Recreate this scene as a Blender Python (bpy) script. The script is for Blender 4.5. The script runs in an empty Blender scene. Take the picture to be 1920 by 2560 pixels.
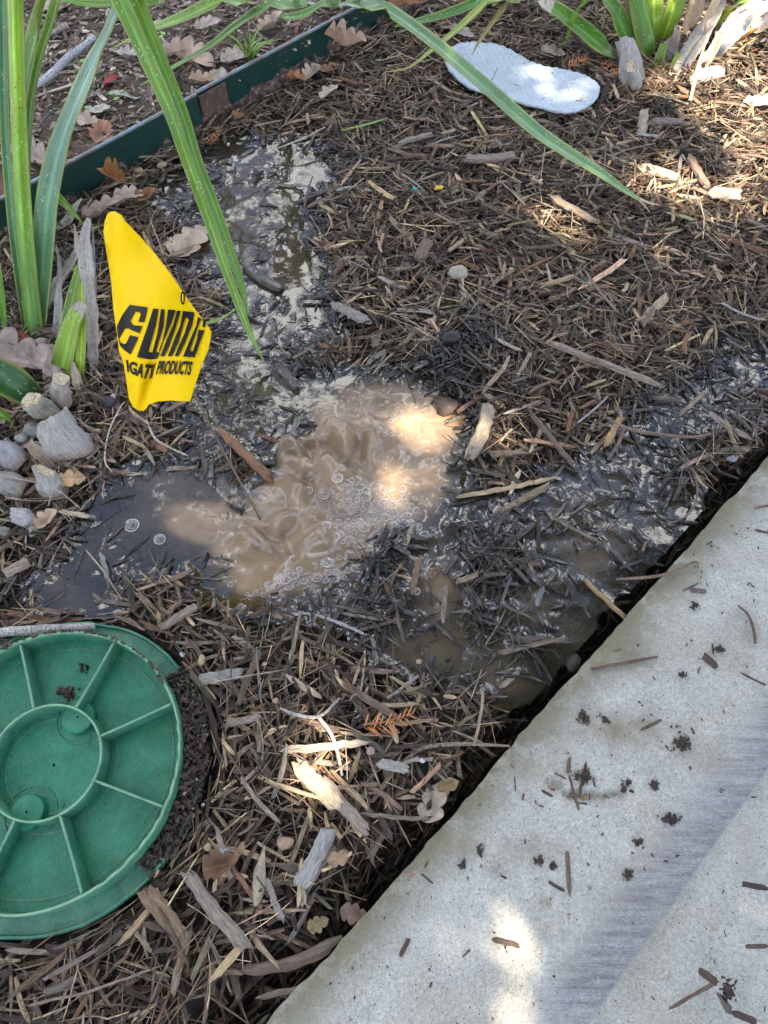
import bpy, math, random
import numpy as np
from mathutils import Vector
from mathutils.geometry import delaunay_2d_cdt

random.seed(7)
rng = np.random.default_rng(11)
sc = bpy.context.scene
COL = sc.collection

# ------------------------------------------------------------------ camera
CAM_H = 0.72
PITCH = math.radians(61.5)
SENS, LENS = 34.6, 24.0
FPX = 2560 / SENS * LENS
cd = bpy.data.cameras.new('camera')
cam = bpy.data.objects.new('camera', cd)
COL.objects.link(cam)
cam.location = (0, 0, CAM_H)
cam.rotation_euler = (math.pi / 2 - PITCH, 0, 0)
cd.sensor_fit = 'VERTICAL'
cd.sensor_height = SENS
cd.sensor_width = SENS * .75
cd.lens = LENS
cd.clip_start = .02
cd.clip_end = 500
sc.camera = cam

# ------------------------------------------------------------------ sky and sun
SUN_EL, SUN_AZ = math.radians(50), math.radians(-48)
SUN = np.array([math.cos(SUN_EL) * math.cos(SUN_AZ), math.cos(SUN_EL) * math.sin(SUN_AZ), math.sin(SUN_EL)])
w = bpy.data.worlds.new('World')
sc.world = w
w.use_nodes = True
nt = w.node_tree
nt.nodes.clear()
wo = nt.nodes.new('ShaderNodeOutputWorld')
bg = nt.nodes.new('ShaderNodeBackground')
bg.inputs['Strength'].default_value = .062
sky = nt.nodes.new('ShaderNodeTexSky')
sky.sky_type = 'NISHITA'
sky.sun_disc = False
sky.sun_elevation = SUN_EL
sky.sun_rotation = math.pi / 2 - SUN_AZ
sky.air_density = 1.0
sky.dust_density = .6
sky.ozone_density = 2.5
tc = nt.nodes.new('ShaderNodeTexCoord')
no = nt.nodes.new('ShaderNodeTexNoise')
no.inputs['Scale'].default_value = 6.0
no.inputs['Detail'].default_value = 7
no.inputs['Roughness'].default_value = .6
no.inputs['Distortion'].default_value = .4
cr = nt.nodes.new('ShaderNodeValToRGB')
cr.color_ramp.elements[0].position = .52
cr.color_ramp.elements[0].color = (.05, .05, .05, 1)
cr.color_ramp.elements[1].position = .60
mx = nt.nodes.new('ShaderNodeMix')
mx.data_type = 'RGBA'
mx.inputs['B'].default_value = (22.6, 22.4, 21.6, 1)
nt.links.new(tc.outputs['Generated'], no.inputs['Vector'])
nt.links.new(no.outputs['Fac'], cr.inputs['Fac'])
nt.links.new(cr.outputs['Color'], mx.inputs['Factor'])
bl = nt.nodes.new('ShaderNodeMix')
bl.data_type = 'RGBA'; bl.blend_type = 'MULTIPLY'
bl.inputs['Factor'].default_value = 1
bl.inputs['B'].default_value = (1.12, 1.22, 1.42, 1)
nt.links.new(sky.outputs['Color'], bl.inputs['A'])
nt.links.new(bl.outputs['Result'], mx.inputs['A'])
nt.links.new(mx.outputs['Result'], bg.inputs['Color'])
nt.links.new(bg.outputs['Background'], wo.inputs['Surface'])

sl = bpy.data.lights.new('sun', 'SUN')
sl.energy = 5.0
sl.angle = math.radians(.53)
sl.color = (1, .86, .68)
so = bpy.data.objects.new('sun', sl)
COL.objects.link(so)
so.rotation_euler = Vector((-SUN[0], -SUN[1], -SUN[2])).to_track_quat('-Z', 'Y').to_euler()

sc.view_settings.view_transform = 'Standard'
sc.view_settings.look = 'None'
sc.view_settings.exposure = 1.88
sc.view_settings.gamma = 1
sc.view_settings.use_curve_mapping = False
sc.render.engine = 'CYCLES'
sc.cycles.max_bounces = 8
sc.cycles.transparent_max_bounces = 12
sc.cycles.use_denoising = True

# ------------------------------------------------------------------ helpers
def at(u, v, z=0.0):
    """point of the place seen at (u, v) of the 1920x2560 photograph, at height z"""
    a = (u - 960) / FPX
    b = (v - 1280) / FPX
    d = np.array([a, math.cos(PITCH) - b * math.sin(PITCH), -math.sin(PITCH) - b * math.cos(PITCH)])
    return np.array([0, 0, CAM_H]) + d * ((z - CAM_H) / d[2])

def atd(u, v, z=0.0):
    return at(u * 1920 / 1659, v * 1920 / 1659, z)

def mscale(u, v, z=0.0):
    """metres per photograph pixel across the view there"""
    return (at(u + 1, v, z) - at(u, v, z))[0]

def to_px(x, y, z=0.0):
    dz = z - CAM_H
    dep = y * math.cos(PITCH) - dz * math.sin(PITCH)
    dn = -y * math.sin(PITCH) - dz * math.cos(PITCH)
    return 960 + FPX * x / dep, 1280 + FPX * dn / dep

def _h(ix, iy, seed):
    n = (ix.astype(np.int64) * 374761393 + iy.astype(np.int64) * 668265263 + seed * 982451653) & 0xffffffff
    n = ((n ^ (n >> 13)) * 1274126177) & 0xffffffff
    n = (n ^ (n >> 16)) & 0xffffff
    return n / float(0xffffff)

def vnoise(x, y, seed=0):
    ix = np.floor(x); iy = np.floor(y)
    fx = x - ix; fy = y - iy
    fx = fx ** 3 * (fx * (fx * 6 - 15) + 10); fy = fy ** 3 * (fy * (fy * 6 - 15) + 10)
    ix = ix.astype(np.int64); iy = iy.astype(np.int64)
    a = _h(ix, iy, seed); b = _h(ix + 1, iy, seed); c = _h(ix, iy + 1, seed); d = _h(ix + 1, iy + 1, seed)
    return (a * (1 - fx) + b * fx) * (1 - fy) + (c * (1 - fx) + d * fx) * fy

def fbm(x, y, size, octv=4, seed=0, gain=.5):
    """-1..1 noise, size = metres of the largest feature"""
    x = np.asarray(x, float) / size; y = np.asarray(y, float) / size
    s = 0; a = 1; t = 0
    for k in range(octv):
        s = s + a * (vnoise(x, y, seed + k * 17) * 2 - 1); t += a
        x = x * 2.03 + 5.3; y = y * 2.03 + 1.7; a *= gain
    return s / t

def sstep(a, b, x):
    t = np.clip((x - a) / (b - a), 0, 1)
    return t * t * (3 - 2 * t)

def link(o, parent=None):
    COL.objects.link(o)
    if parent is not None:
        o.parent = parent
        o.matrix_parent_inverse.identity()
    return o

def tag(o, label=None, cat=None, group=None, kind=None):
    if label: o['label'] = label
    if cat: o['category'] = cat
    if group: o['group'] = group
    if kind: o['kind'] = kind
    return o

def mesh_np(name, V, Fq=None, Ft=None, mats=None, smooth=False, uv=None, attrs=None, midx=None):
    """V (n,3); Fq (k,4) quads; Ft (m,3) tris; uv per vertex (n,2); attrs {name: (n,) or (n,3)}"""
    me = bpy.data.meshes.new(name)
    V = np.ascontiguousarray(V, np.float32)
    me.vertices.add(len(V)); me.vertices.foreach_set('co', V.ravel())
    loops = []; starts = []; n0 = 0
    for Fa in (Fq, Ft):
        if Fa is None or len(Fa) == 0: continue
        Fa = np.asarray(Fa, np.int32)
        k = Fa.shape[1]
        loops.append(Fa.ravel()); starts.append(n0 + np.arange(len(Fa)) * k); n0 += Fa.size
    L = np.concatenate(loops); S = np.concatenate(starts).astype(np.int32)
    me.loops.add(len(L)); me.loops.foreach_set('vertex_index', L)
    me.polygons.add(len(S)); me.polygons.foreach_set('loop_start', S)
    if midx is not None: me.polygons.foreach_set('material_index', np.asarray(midx, np.int32))
    me.update(calc_edges=True)
    me.polygons.foreach_set('use_smooth', np.full(len(S), smooth))
    if uv is not None:
        ul = me.uv_layers.new(name='uv')
        ul.data.foreach_set('uv', np.asarray(uv, np.float32)[L].ravel())
    if attrs:
        for k, a in attrs.items():
            a = np.asarray(a, np.float32)
            if a.ndim == 1:
                at_ = me.attributes.new(k, 'FLOAT', 'POINT'); at_.data.foreach_set('value', a)
            else:
                at_ = me.attributes.new(k, 'FLOAT_COLOR', 'POINT')
                at_.data.foreach_set('color', np.c_[a, np.ones(len(a))].astype(np.float32).ravel())
    for m in (mats if isinstance(mats, (list, tuple)) else [mats]):
        if m: me.materials.append(m)
    me.validate()
    return me

def obj_np(name, *a, parent=None, **k):
    return link(bpy.data.objects.new(name, mesh_np(name, *a, **k)), parent)

def empty(name, loc=(0, 0, 0), label=None, cat=None, group=None):
    o = bpy.data.objects.new(name, None)
    o.location = tuple(loc); o.empty_display_size = .02
    link(o); tag(o, label, cat, group)
    return o

def grid_faces(nu, nv, closed_v=False):
    """indices i*nv+j ; quads"""
    i, j = np.meshgrid(np.arange(nu - 1), np.arange(nv if closed_v else nv - 1), indexing='ij')
    j2 = (j + 1) % nv
    return np.stack([i * nv + j, i * nv + j2, (i + 1) * nv + j2, (i + 1) * nv + j], -1).reshape(-1, 4)

def catmull(P, n):
    P = np.asarray(P, float)
    Q = np.vstack([2 * P[0] - P[1], P, 2 * P[-1] - P[-2]])
    seg = np.linalg.norm(np.diff(P[:, :3], axis=0), axis=1)
    cum = np.r_[0, np.cumsum(seg)]; cum /= cum[-1]
    out = []
    for t in np.linspace(0, 1, n):
        k = min(np.searchsorted(cum, t, side='right') - 1, len(P) - 2)
        f = (t - cum[k]) / max(cum[k + 1] - cum[k], 1e-9)
        p0, p1, p2, p3 = Q[k:k + 4]
        out.append(.5 * ((2 * p1) + (p2 - p0) * f + (2 * p0 - 5 * p1 + 4 * p2 - p3) * f * f + (3 * p1 - p0 - 3 * p2 + p3) * f ** 3))
    return np.array(out)

# ------------------------------------------------------------------ materials
class NT:
    def __init__(s, name):
        s.m = bpy.data.materials.new(name); s.m.use_nodes = True
        s.t = s.m.node_tree; s.t.nodes.clear()
        s.out = s.n('ShaderNodeOutputMaterial')
    def n(s, typ, **kw):
        nd = s.t.nodes.new(typ)
        for k, v in kw.items():
            if k in ('data_type', 'blend_type', 'operation', 'noise_dimensions', 'feature', 'attribute_name', 'wave_type', 'bands_direction', 'distance', 'rings_direction', 'wave_profile', 'clamp_factor'):
                setattr(nd, k, v)
            else:
                s.set(nd, k.replace('_', ' '), v)
        return nd
    def set(s, nd, k, v):
        if isinstance(v, bpy.types.NodeSocket): s.t.links.new(v, nd.inputs[k])
        else: nd.inputs[k].default_value = v
    def noise(s, vec, scale, detail=4, rough=.6, dist=0.):
        nd = s.n('ShaderNodeTexNoise', Scale=scale, Detail=detail, Roughness=rough, Distortion=dist)
        if vec is not None: s.t.links.new(vec, nd.inputs['Vector'])
        return nd.outputs['Fac']
    def vor(s, vec, scale, feature='F1', rnd=1.):
        nd = s.n('ShaderNodeTexVoronoi', feature=feature, Scale=scale, Randomness=rnd)
        if vec is not None: s.t.links.new(vec, nd.inputs['Vector'])
        return nd
    def ramp(s, fac, *stops):
        nd = s.n('ShaderNodeValToRGB'); s.t.links.new(fac, nd.inputs['Fac'])
        e = nd.color_ramp.elements
        while len(e) < len(stops): e.new(.5)
        for k, (p, c) in enumerate(stops):
            e[k].position = p
            e[k].color = (c, c, c, 1) if isinstance(c, (int, float)) else (*c, 1)
        return nd.outputs['Color']
    def mix(s, f, a, b, blend='MIX'):
        nd = s.n('ShaderNodeMix', data_type='RGBA', blend_type=blend)
        for k, v in (('Factor', f), ('A', a), ('B', b)):
            if isinstance(v, tuple): v = (*v[:3], 1)
            s.set(nd, k, v)
        return nd.outputs['Result']
    def math(s, op, a, b=0., c=0.):
        nd = s.n('ShaderNodeMath', operation=op)
        for k, v in enumerate((a, b, c)):
            if isinstance(v, bpy.types.NodeSocket): s.t.links.new(v, nd.inputs[k])
            else: nd.inputs[k].default_value = v
        return nd.outputs[0]
    def mapr(s, v, scale=(1, 1, 1), rot=(0, 0, 0)):
        nd = s.n('ShaderNodeMapping'); s.t.links.new(v, nd.inputs['Vector'])
        nd.inputs['Scale'].default_value = scale; nd.inputs['Rotation'].default_value = rot
        return nd.outputs['Vector']
    def attr(s, name, out='Fac'):
        return s.n('ShaderNodeAttribute', attribute_name=name).outputs[out]
    def bump(s, h, strength=.5, dist=.001):
        return s.n('ShaderNodeBump', Strength=strength, Distance=dist, Height=h).outputs['Normal']
    def pos(s): return s.n('ShaderNodeNewGeometry').outputs['Position']
    def obj(s): return s.n('ShaderNodeTexCoord').outputs['Object']
    def uv(s): return s.n('ShaderNodeTexCoord').outputs['UV']
    def bsdf(s, col, rough=.8, normal=None, final=True, **kw):
        if isinstance(col, tuple): col = (*col[:3], 1)
        nd = s.n('ShaderNodeBsdfPrincipled')
        s.set(nd, 'Base Color', col); s.set(nd, 'Roughness', rough)
        if normal is not None: s.set(nd, 'Normal', normal)
        for k, v in kw.items(): s.set(nd, k.replace('_', ' '), v)
        if final: s.t.links.new(nd.outputs[0], s.out.inputs['Surface'])
        return nd.outputs[0]
    def mixsh(s, f, a, b, final=True):
        nd = s.n('ShaderNodeMixShader')
        s.set(nd, 'Fac', f); s.t.links.new(a, nd.inputs[1]); s.t.links.new(b, nd.inputs[2])
        if final: s.t.links.new(nd.outputs[0], s.out.inputs['Surface'])
        return nd.outputs[0]

def make_materials():
    M = {}
    # wood: colour per chip, grain along the chip, wetness per chip
    t = NT('wood_grain')
    uv = t.mapr(t.uv(), (70, 1300, 1))
    g1 = t.noise(uv, 1, 3, .6, .3)
    g2 = t.noise(t.mapr(t.uv(), (300, 2600, 1)), 1, 2, .5)
    blot = t.noise(t.mapr(t.uv(), (120, 200, 1)), 1, 3, .6)
    wet = t.attr('wet')
    k = t.ramp(g1, (.3, .32), (.5, 1.), (.7, 1.7))
    c = t.mix(1., t.attr('col', 'Color'), k, 'MULTIPLY')
    c = t.mix(1., c, t.ramp(blot, (.3, .7), (.65, 1.2)), 'MULTIPLY')
    hh = t.math('ADD', g1, t.math('MULTIPLY', g2, .5))
    t.bsdf(c, t.math('MULTIPLY_ADD', wet, -.62, .85), t.bump(hh, .7, .0009), Coat_Weight=t.math('MULTIPLY', wet, .6), Coat_Roughness=.05, Coat_IOR=1.42)
    M['wood'] = t.m
    # soil
    t = NT('dark_soil')
    p = t.pos()
    n = t.noise(p, 60, 6, .7)
    c = t.ramp(n, (.3, (.010, .0075, .006)), (.6, (.035, .026, .019)), (.8, (.07, .052, .037)))
    t.bsdf(c, .8, t.bump(t.noise(p, 300, 5, .7), .9, .003))
    M['soil'] = t.m
    t = NT('dry_soil')
    p = t.pos()
    c = t.ramp(t.noise(p, 35, 7, .7), (.3, (.07, .05, .035)), (.55, (.16, .12, .085)), (.8, (.26, .20, .145)))
    t.bsdf(c, .95, t.bump(t.noise(p, 260, 6, .75), 1., .004))
    M['drysoil'] = t.m
    # turbid water: mud = how thick the silt is
    t = NT('muddy_water')
    p = t.pos()
    mud = t.attr('mud')
    col = t.mix(mud, (.050, .042, .028), (.30, .215, .138))
    sw = t.noise(t.mapr(p, (14, 26, 14)), 1, 5, .6, 1.2)
    col = t.mix(1., col, t.ramp(sw, (.3, .68), (.7, 1.22)), 'MULTIPLY')
    nrm = t.bump(t.noise(p, 150, 2, .5, .6), .05, .002)
    dif = t.bsdf(col, .5, nrm, final=False, Specular_IOR_Level=0.)
    tr = t.n('ShaderNodeBsdfTransparent', Color=(.62, .55, .42, 1)).outputs[0]
    body = t.mixsh(t.attr('turbid'), tr, dif, final=False)
    gl = t.n('ShaderNodeBsdfGlossy', Roughness=.008, Normal=nrm, Color=(1, 1, 1, 1)).outputs[0]
    fr = t.n('ShaderNodeFresnel', IOR=1.80, Normal=nrm).outputs[0]
    t.mixsh(t.math('MULTIPLY', fr, t.math('MULTIPLY_ADD', mud, -.42, 1.)), body, gl)
    M['water'] = t.m
    t = NT('bubble_film')
    lw = t.n('ShaderNodeLayerWeight', Blend=.32)
    tr = t.n('ShaderNodeBsdfTransparent', Color=(.90, .88, .85, 1)).outputs[0]
    gl = t.n('ShaderNodeBsdfGlossy', Roughness=.03, Color=(1, 1, 1, 1)).outputs[0]
    df = t.n('ShaderNodeBsdfDiffuse', Color=(.95, .94, .92, 1)).outputs[0]
    shell = t.mixsh(.4, gl, df, final=False)
    t.mixsh(t.math('MULTIPLY_ADD', t.math('POWER', lw.outputs['Facing'], 1.6), .95, .12), tr, shell)
    M['bubble'] = t.m
    t = NT('froth')
    t.bsdf((.80, .76, .70), .25, Specular_IOR_Level=.6)
    M['froth'] = t.m
    # concrete
    t = NT('cast_concrete')
    p = t.pos()
    big = t.noise(p, 7, 6, .65, .5)
    mid = t.noise(p, 40, 5, .7)
    fine = t.noise(p, 520, 3, .8)
    c = t.ramp(mid, (.25, (.385, .375, .33)), (.5, (.475, .465, .415)), (.75, (.55, .54, .49)))
    c = t.mix(t.ramp(big, (.48, 0.), (.68, .55)), c, (.36, .32, .225))
    c = t.mix(1., c, t.ramp(fine, (.28, .78), (.5, 1.), (.72, 1.2)), 'MULTIPLY')
    c = t.mix(1., c, t.ramp(t.noise(p, 260, 3, .7), (.3, .80), (.7, 1.14)), 'MULTIPLY')
    vs = t.vor(p, 420)
    c = t.mix(t.math('LESS_THAN', vs.outputs['Distance'], .17), c, t.ramp(t.noise(p, 90, 1), (.4, (.10, .085, .06)), (.55, (.34, .27, .18)), (.7, (.62, .60, .54))))
    vb = t.vor(p, 130)
    c = t.mix(t.math('LESS_THAN', vb.outputs['Distance'], .085), c, (.08, .065, .05))
    # mossy ochre staining near the edge, lilac-grey brushed band
    edge = t.attr('edge')
    c = t.mix(t.math('MULTIPLY', edge, t.ramp(t.noise(p, 22, 4, .7), (.3, .3), (.5, 1.))), c, (.17, .15, .085))
    band = t.attr('band')
    st = t.noise(t.mapr(p, (260, 420, 100), (0, 0, math.radians(20))), 1, 6, .85, 2.5)
    st2 = t.noise(t.mapr(p, (12, 190, 100), (0, 0, math.radians(45))), 1, 5, .7, .6)
    bc = t.ramp(st, (.36, (.165, .155, .16)), (.5, (.33, .32, .325)), (.62, (.50, .50, .50)))
    bc = t.mix(1., bc, t.ramp(st2, (.35, .62), (.6, 1.15)), 'MULTIPLY')
    c = t.mix(t.math('MULTIPLY', band, t.ramp(t.noise(t.mapr(p, (16, 90, 100), (0, 0, math.radians(45))), 1, 6, .85, 1.), (.34, .3), (.5, 1.))), c, bc)
    stain = t.attr('stain')
    c = t.mix(stain, c, (.22, .175, .10))
    hh = t.math('ADD', t.noise(p, 900, 3, .7), t.math('MULTIPLY', t.noise(p, 150, 4, .6), .8))
    hh = t.math('ADD', hh, t.math('MULTIPLY', t.math('MULTIPLY', band, st), 1.8))
    t.bsdf(c, .88, t.bump(hh, .7, .0012))
    M['concrete'] = t.m
    # painted steel edging
    t = NT('green_painted_steel')
    p = t.pos()
    h = t.math('DIVIDE', t.n('ShaderNodeSeparateXYZ', Vector=p).outputs['Z'], .06)
    rn = t.noise(p, 26, 6, .7)
    rust = t.ramp(t.math('SUBTRACT', t.math('ADD', rn, t.attr('rust')), t.math('MULTIPLY', h, .42)), (.52, 0.), (.56, 1.))
    c = t.mix(t.noise(p, 40, 4), (.006, .030, .024), (.012, .050, .042))
    rc = t.ramp(t.noise(p, 120, 5, .7), (.3, (.05, .028, .02)), (.5, (.13, .06, .035)), (.62, (.26, .235, .22)))
    c = t.mix(rust, c, rc)
    dirt = t.ramp(t.noise(p, 300, 4, .8), (.62, 0.), (.7, .6))
    c = t.mix(dirt, c, (.20, .15, .11))
    t.bsdf(c, t.math('MULTIPLY_ADD', rust, .45, .36), t.bump(t.noise(p, 200, 4), .25, .001))
    M['steel'] = t.m
    t = NT('worn_steel_lip')
    t.bsdf(t.mix(t.ramp(t.noise(t.pos(), 60, 5), (.4, 0.), (.6, 1.)), (.20, .27, .31), (.20, .13, .10)), .45)
    M['lip'] = t.m
    t = NT('rusty_plate')
    p = t.pos()
    t.bsdf(t.ramp(t.noise(p, 90, 6, .7), (.3, (.045, .03, .024)), (.6, (.12, .07, .05)), (.75, (.28, .17, .09))), .8, t.bump(t.noise(p, 300, 4), .5, .002))
    M['rust'] = t.m
    # moulded green plastic with tooling marks
    def plastic(name, a, b, worn):
        t = NT(name)
        p = t.obj()
        swirl = t.noise(t.mapr(p, (1300, 260, 300), (0, 0, .9)), 1, 3, .6, 1.)
        mott = t.noise(p, 45, 5, .65)
        c = t.mix(t.ramp(mott, (.35, 0.), (.65, 1.)), a, b)
        c = t.mix(1., c, t.ramp(swirl, (.3, .62), (.7, 1.32)), 'MULTIPLY')
        c = t.mix(t.ramp(t.noise(p, 22, 6, .75, .8), (.5, 0.), (.75, .5)), c, (.10, .30, .19))
        d = t.ramp(t.noise(p, 120, 6, .8), (.55, 0.), (.7, 1.))
        c = t.mix(t.math('MULTIPLY', d, worn), c, (.20, .16, .10))
        sp = t.vor(p, 55)
        c = t.mix(t.math('LESS_THAN', sp.outputs['Distance'], .06), c, (.06, .05, .02))
        zz = t.n('ShaderNodeSeparateXYZ', Vector=p).outputs['Z']
        c = t.mix(t.math('MULTIPLY', t.ramp(t.math('MULTIPLY', zz, 20.), (.58, 0.), (.66, 1.)), t.ramp(t.noise(p, 90, 4, .7), (.3, .35), (.6, .85))), c, (.27, .43, .27))
        t.bsdf(c, .42, t.bump(t.math('ADD', swirl, mott), .35, .0007))
        return t.m
    M['plas'] = plastic('green_plastic', (.008, .160, .080), (.018, .235, .130), .12)
    M['plas2'] = plastic('scuffed_green_plastic', (.030, .17, .10), (.09, .27, .17), .95)
    # flag
    t = NT('yellow_flag_film')
    p = t.obj()
    a = t.bsdf(t.mix(t.noise(p, 60, 3), (.96, .65, .002), (1., .75, .003)), .5, t.bump(t.noise(t.mapr(p, (90, 260, 90)), 1, 3), .2, .0015), final=False, Specular_IOR_Level=.15)
    b = t.n('ShaderNodeBsdfTranslucent', Color=(1., .68, .004, 1)).outputs[0]
    t.mixsh(.3, a, b)
    M['flag'] = t.m
    t = NT('black_flag_ink')
    t.bsdf((.008, .007, .006), .5, Specular_IOR_Level=.2)
    M['ink'] = t.m
    t = NT('flag_wire')
    t.bsdf(t.mix(t.noise(t.pos(), 200, 3), (.10, .075, .05), (.22, .18, .13)), .5, Metallic=.3)
    M['wire'] = t.m
    # foam insole
    t = NT('white_foam')
    p = t.pos()
    sp = t.vor(p, 95)
    c = t.mix(t.ramp(t.noise(p, 30, 4), (.4, 0.), (.7, 1.)), (.50, .565, .61), (.42, .48, .53))
    c = t.mix(t.math('LESS_THAN', sp.outputs['Distance'], .12), c, (.09, .07, .05))
    t.bsdf(c, .7, t.bump(t.noise(p, 900, 3), .3, .0005))
    M['foam'] = t.m
    # strap leaves: colour attribute, fine veins along the leaf
    t = NT('strap_leaf')
    uvs = t.uv()
    v1 = t.noise(t.mapr(uvs, (6, 900, 1)), 1, 2, .5)
    v2 = t.noise(t.mapr(uvs, (25, 120, 1)), 1, 3, .6)
    c = t.mix(1., t.attr('col', 'Color'), t.ramp(v1, (.35, .80), (.65, 1.18)), 'MULTIPLY')
    c = t.mix(1., c, t.ramp(v2, (.3, .82), (.7, 1.15)), 'MULTIPLY')
    sp = t.vor(t.mapr(uvs, (160, 420, 1)), 1)
    spm = t.math('MULTIPLY', t.math('LESS_THAN', sp.outputs['Distance'], .20), t.ramp(t.noise(t.mapr(uvs, (18, 30, 1)), 1, 3, .7), (.46, 0.), (.52, 1.)))
    c = t.mix(spm, c, t.ramp(t.noise(t.mapr(uvs, (60, 60, 1)), 1, 1), (.48, (.22, .09, .02)), (.55, (.75, .78, .50))))
    nb = t.bump(v1, .35, .0006)
    a = t.bsdf(c, .36, nb, final=False, Coat_Weight=.15)
    b = t.n('ShaderNodeBsdfTranslucent', Color=c).outputs[0]
    t.mixsh(.32, a, b)
    M['leaf'] = t.m
    # papery dead tissue (oak leaves, sheaths)
    t = NT('dead_leaf')
    p = t.obj()
    n = t.noise(p, 90, 5, .7)
    c = t.mix(1., t.attr('col', 'Color'), t.ramp(n, (.3, .62), (.7, 1.25)), 'MULTIPLY')
    vv = t.vor(p, 260, 'DISTANCE_TO_EDGE')
    c = t.mix(t.ramp(vv.outputs['Distance'], (0., .35), (.08, 0.)), c, t.mix(.5, c, (.05, .03, .02)))
    a = t.bsdf(c, .6, t.bump(t.noise(p, 300, 3), .4, .0008), final=False)
    b = t.n('ShaderNodeBsdfTranslucent', Color=c).outputs[0]
    t.mixsh(.12, a, b)
    M['dead'] = t.m
    # dry sheath, fibres along u, grey bloom
    t = NT('dry_sheath')
    uvs = t.uv()
    n = t.noise(t.mapr(uvs, (30, 500, 1)), 1, 4, .6)
    m2 = t.noise(t.mapr(uvs, (160, 160, 1)), 1, 4, .7)
    c = t.mix(1., t.attr('col', 'Color'), t.ramp(n, (.3, .62), (.68, 1.2)), 'MULTIPLY')
    c = t.mix(1., c, t.ramp(m2, (.3, .7), (.6, 1.1)), 'MULTIPLY')
    dk = t.vor(t.mapr(uvs, (260, 520, 1)), 1)
    c = t.mix(t.math('MULTIPLY', t.math('LESS_THAN', dk.outputs['Distance'], .16), .6), c, (.06, .06, .065))
    t.bsdf(c, .75, t.bump(t.math('ADD', n, m2), .6, .001))
    M['sheath'] = t.m
    t = NT('cut_sheath_end')
    p = t.obj()
    e = t.vor(t.mapr(p, (1, 1, 1)), 150, 'DISTANCE_TO_EDGE')
    c = t.mix(t.ramp(e.outputs['Distance'], (.0, 1.), (.05, 0.)), t.ramp(t.noise(p, 500, 3), (.3, (.42, .34, .21)), (.6, (.62, .52, .36))), (.10, .06, .035))
    t.bsdf(c, .9, t.bump(t.noise(p, 700, 3), .6, .001))
    M['cut'] = t.m
    t = NT('pebble_stone')
    p = t.obj()
    c = t.mix(1., t.attr('col', 'Color'), t.ramp(t.noise(p, 220, 5, .7), (.3, .65), (.7, 1.2)), 'MULTIPLY')
    t.bsdf(c, .6, t.bump(t.noise(p, 400, 4), .4, .001))
    M['stone'] = t.m
    t = NT('plastic_scrap')
    t.bsdf(t.attr('col', 'Color'), .4)
    M['scrap'] = t.m
    t = NT('oak_bark')
    t.bsdf(t.ramp(t.noise(t.pos(), 12, 6), (.3, (.05, .04, .03)), (.7, (.16, .13, .1))), .9, t.bump(t.noise(t.pos(), 30, 5), .8, .02))
    M['bark'] = t.m
    t = NT('oak_foliage')
    c = t.mix(t.noise(t.pos(), 3, 3), (.03, .075, .015), (.07, .12, .025))
    a = t.bsdf(c, .45, final=False)
    b = t.n('ShaderNodeBsdfTranslucent', Color=c).outputs[0]
    t.mixsh(.25, a, b)
    M['crown'] = t.m
    return M
M = make_materials()

# ------------------------------------------------------------------ layout of the bed
R2 = math.sqrt(2)
EDGE_C = .005          # slab edge:   y - x = EDGE_C
EDG_C = 1.387          # steel edging: y - x = EDG_C
LID = np.array([-.3145, .111])
SLAB_Z = .016

def blobs(x, y, L):
    """soft union of elliptical patches given in display pixels of the photograph"""
    u, v = to_px(x, y, 0.)
    u = u * 1659 / 1920; v = v * 1659 / 1920
    s = np.zeros_like(u)
    for cu, cv, ru, rv, a in L:
        s = s + a * np.exp(-(((u - cu) / ru) ** 2 + ((v - cv) / rv) ** 2))
    return s

WET = [(580, 365, 130, 60, 1.3), (560, 480, 130, 70, 1.), (500, 560, 110, 60, .75), (640, 590, 90, 45, .8), (380, 430, 50, 40, .6),
       (600, 700, 120, 60, .8), (520, 790, 110, 60, .6), (560, 860, 130, 55, .7), (480, 925, 80, 45, .6),
       (350, 1045, 120, 55, .7), (250, 1175, 100, 70, .62), (120, 1260, 90, 50, .5), (190, 1310, 100, 35, .45),
       (800, 900, 130, 80, 1.2), (900, 940, 90, 90, 1.5), (850, 1050, 100, 80, 1.2), (700, 1080, 130, 100, 1.4), (560, 1180, 150, 90, 1.3), (420, 1120, 110, 60, 1.2), (560, 1270, 90, 45, .9),
       (700, 1280, 110, 60, .7),
       (940, 1240, 60, 110, 1.0), (990, 1410, 110, 60, .8), (860, 1400, 90, 50, .6), (1150, 1310, 80, 60, .8), (1230, 1110, 110, 80, .75), (1290, 1200, 90, 80, .8), (1380, 1010, 120, 70, .65),
       (1500, 880, 130, 55, .75), (1600, 790, 70, 50, .55), (1110, 1470, 80, 50, .7), (1440, 1130, 70, 60, .6), (1240, 1380, 70, 50, .5), (1040, 1100, 60, 40, .5), (820, 1560, 60, 50, .4)]
MOUND = [(1060, 1195, 45, 70, 1.1), (700, 640, 45, 25, .5), (1000, 760, 110, 80, .75), (1120, 860, 70, 50, .5), (920, 830, 60, 40, .5), (1180, 1450, 60, 35, .6), (840, 1180, 50, 40, .3), (1030, 960, 60, 50, .8), (770, 1230, 55, 35, .4), (1180, 1190, 30, 30, .4)]
MUD = [(900, 935, 90, 70, 2.), (800, 880, 110, 60, 1.2), (700, 1080, 120, 100, 2.), (620, 1190, 150, 80, 1.6), (430, 1125, 100, 50, 1.3), (560, 1255, 90, 40, 1.), (870, 1050, 90, 70, 1.6), (740, 960, 90, 60, 1.), (950, 1270, 60, 90, .6), (980, 1390, 90, 60, .35), (1160, 1310, 60, 50, .35), (1240, 1080, 80, 60, .35), (235, 1195, 100, 50, .42), (330, 1080, 70, 40, .35)]
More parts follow.
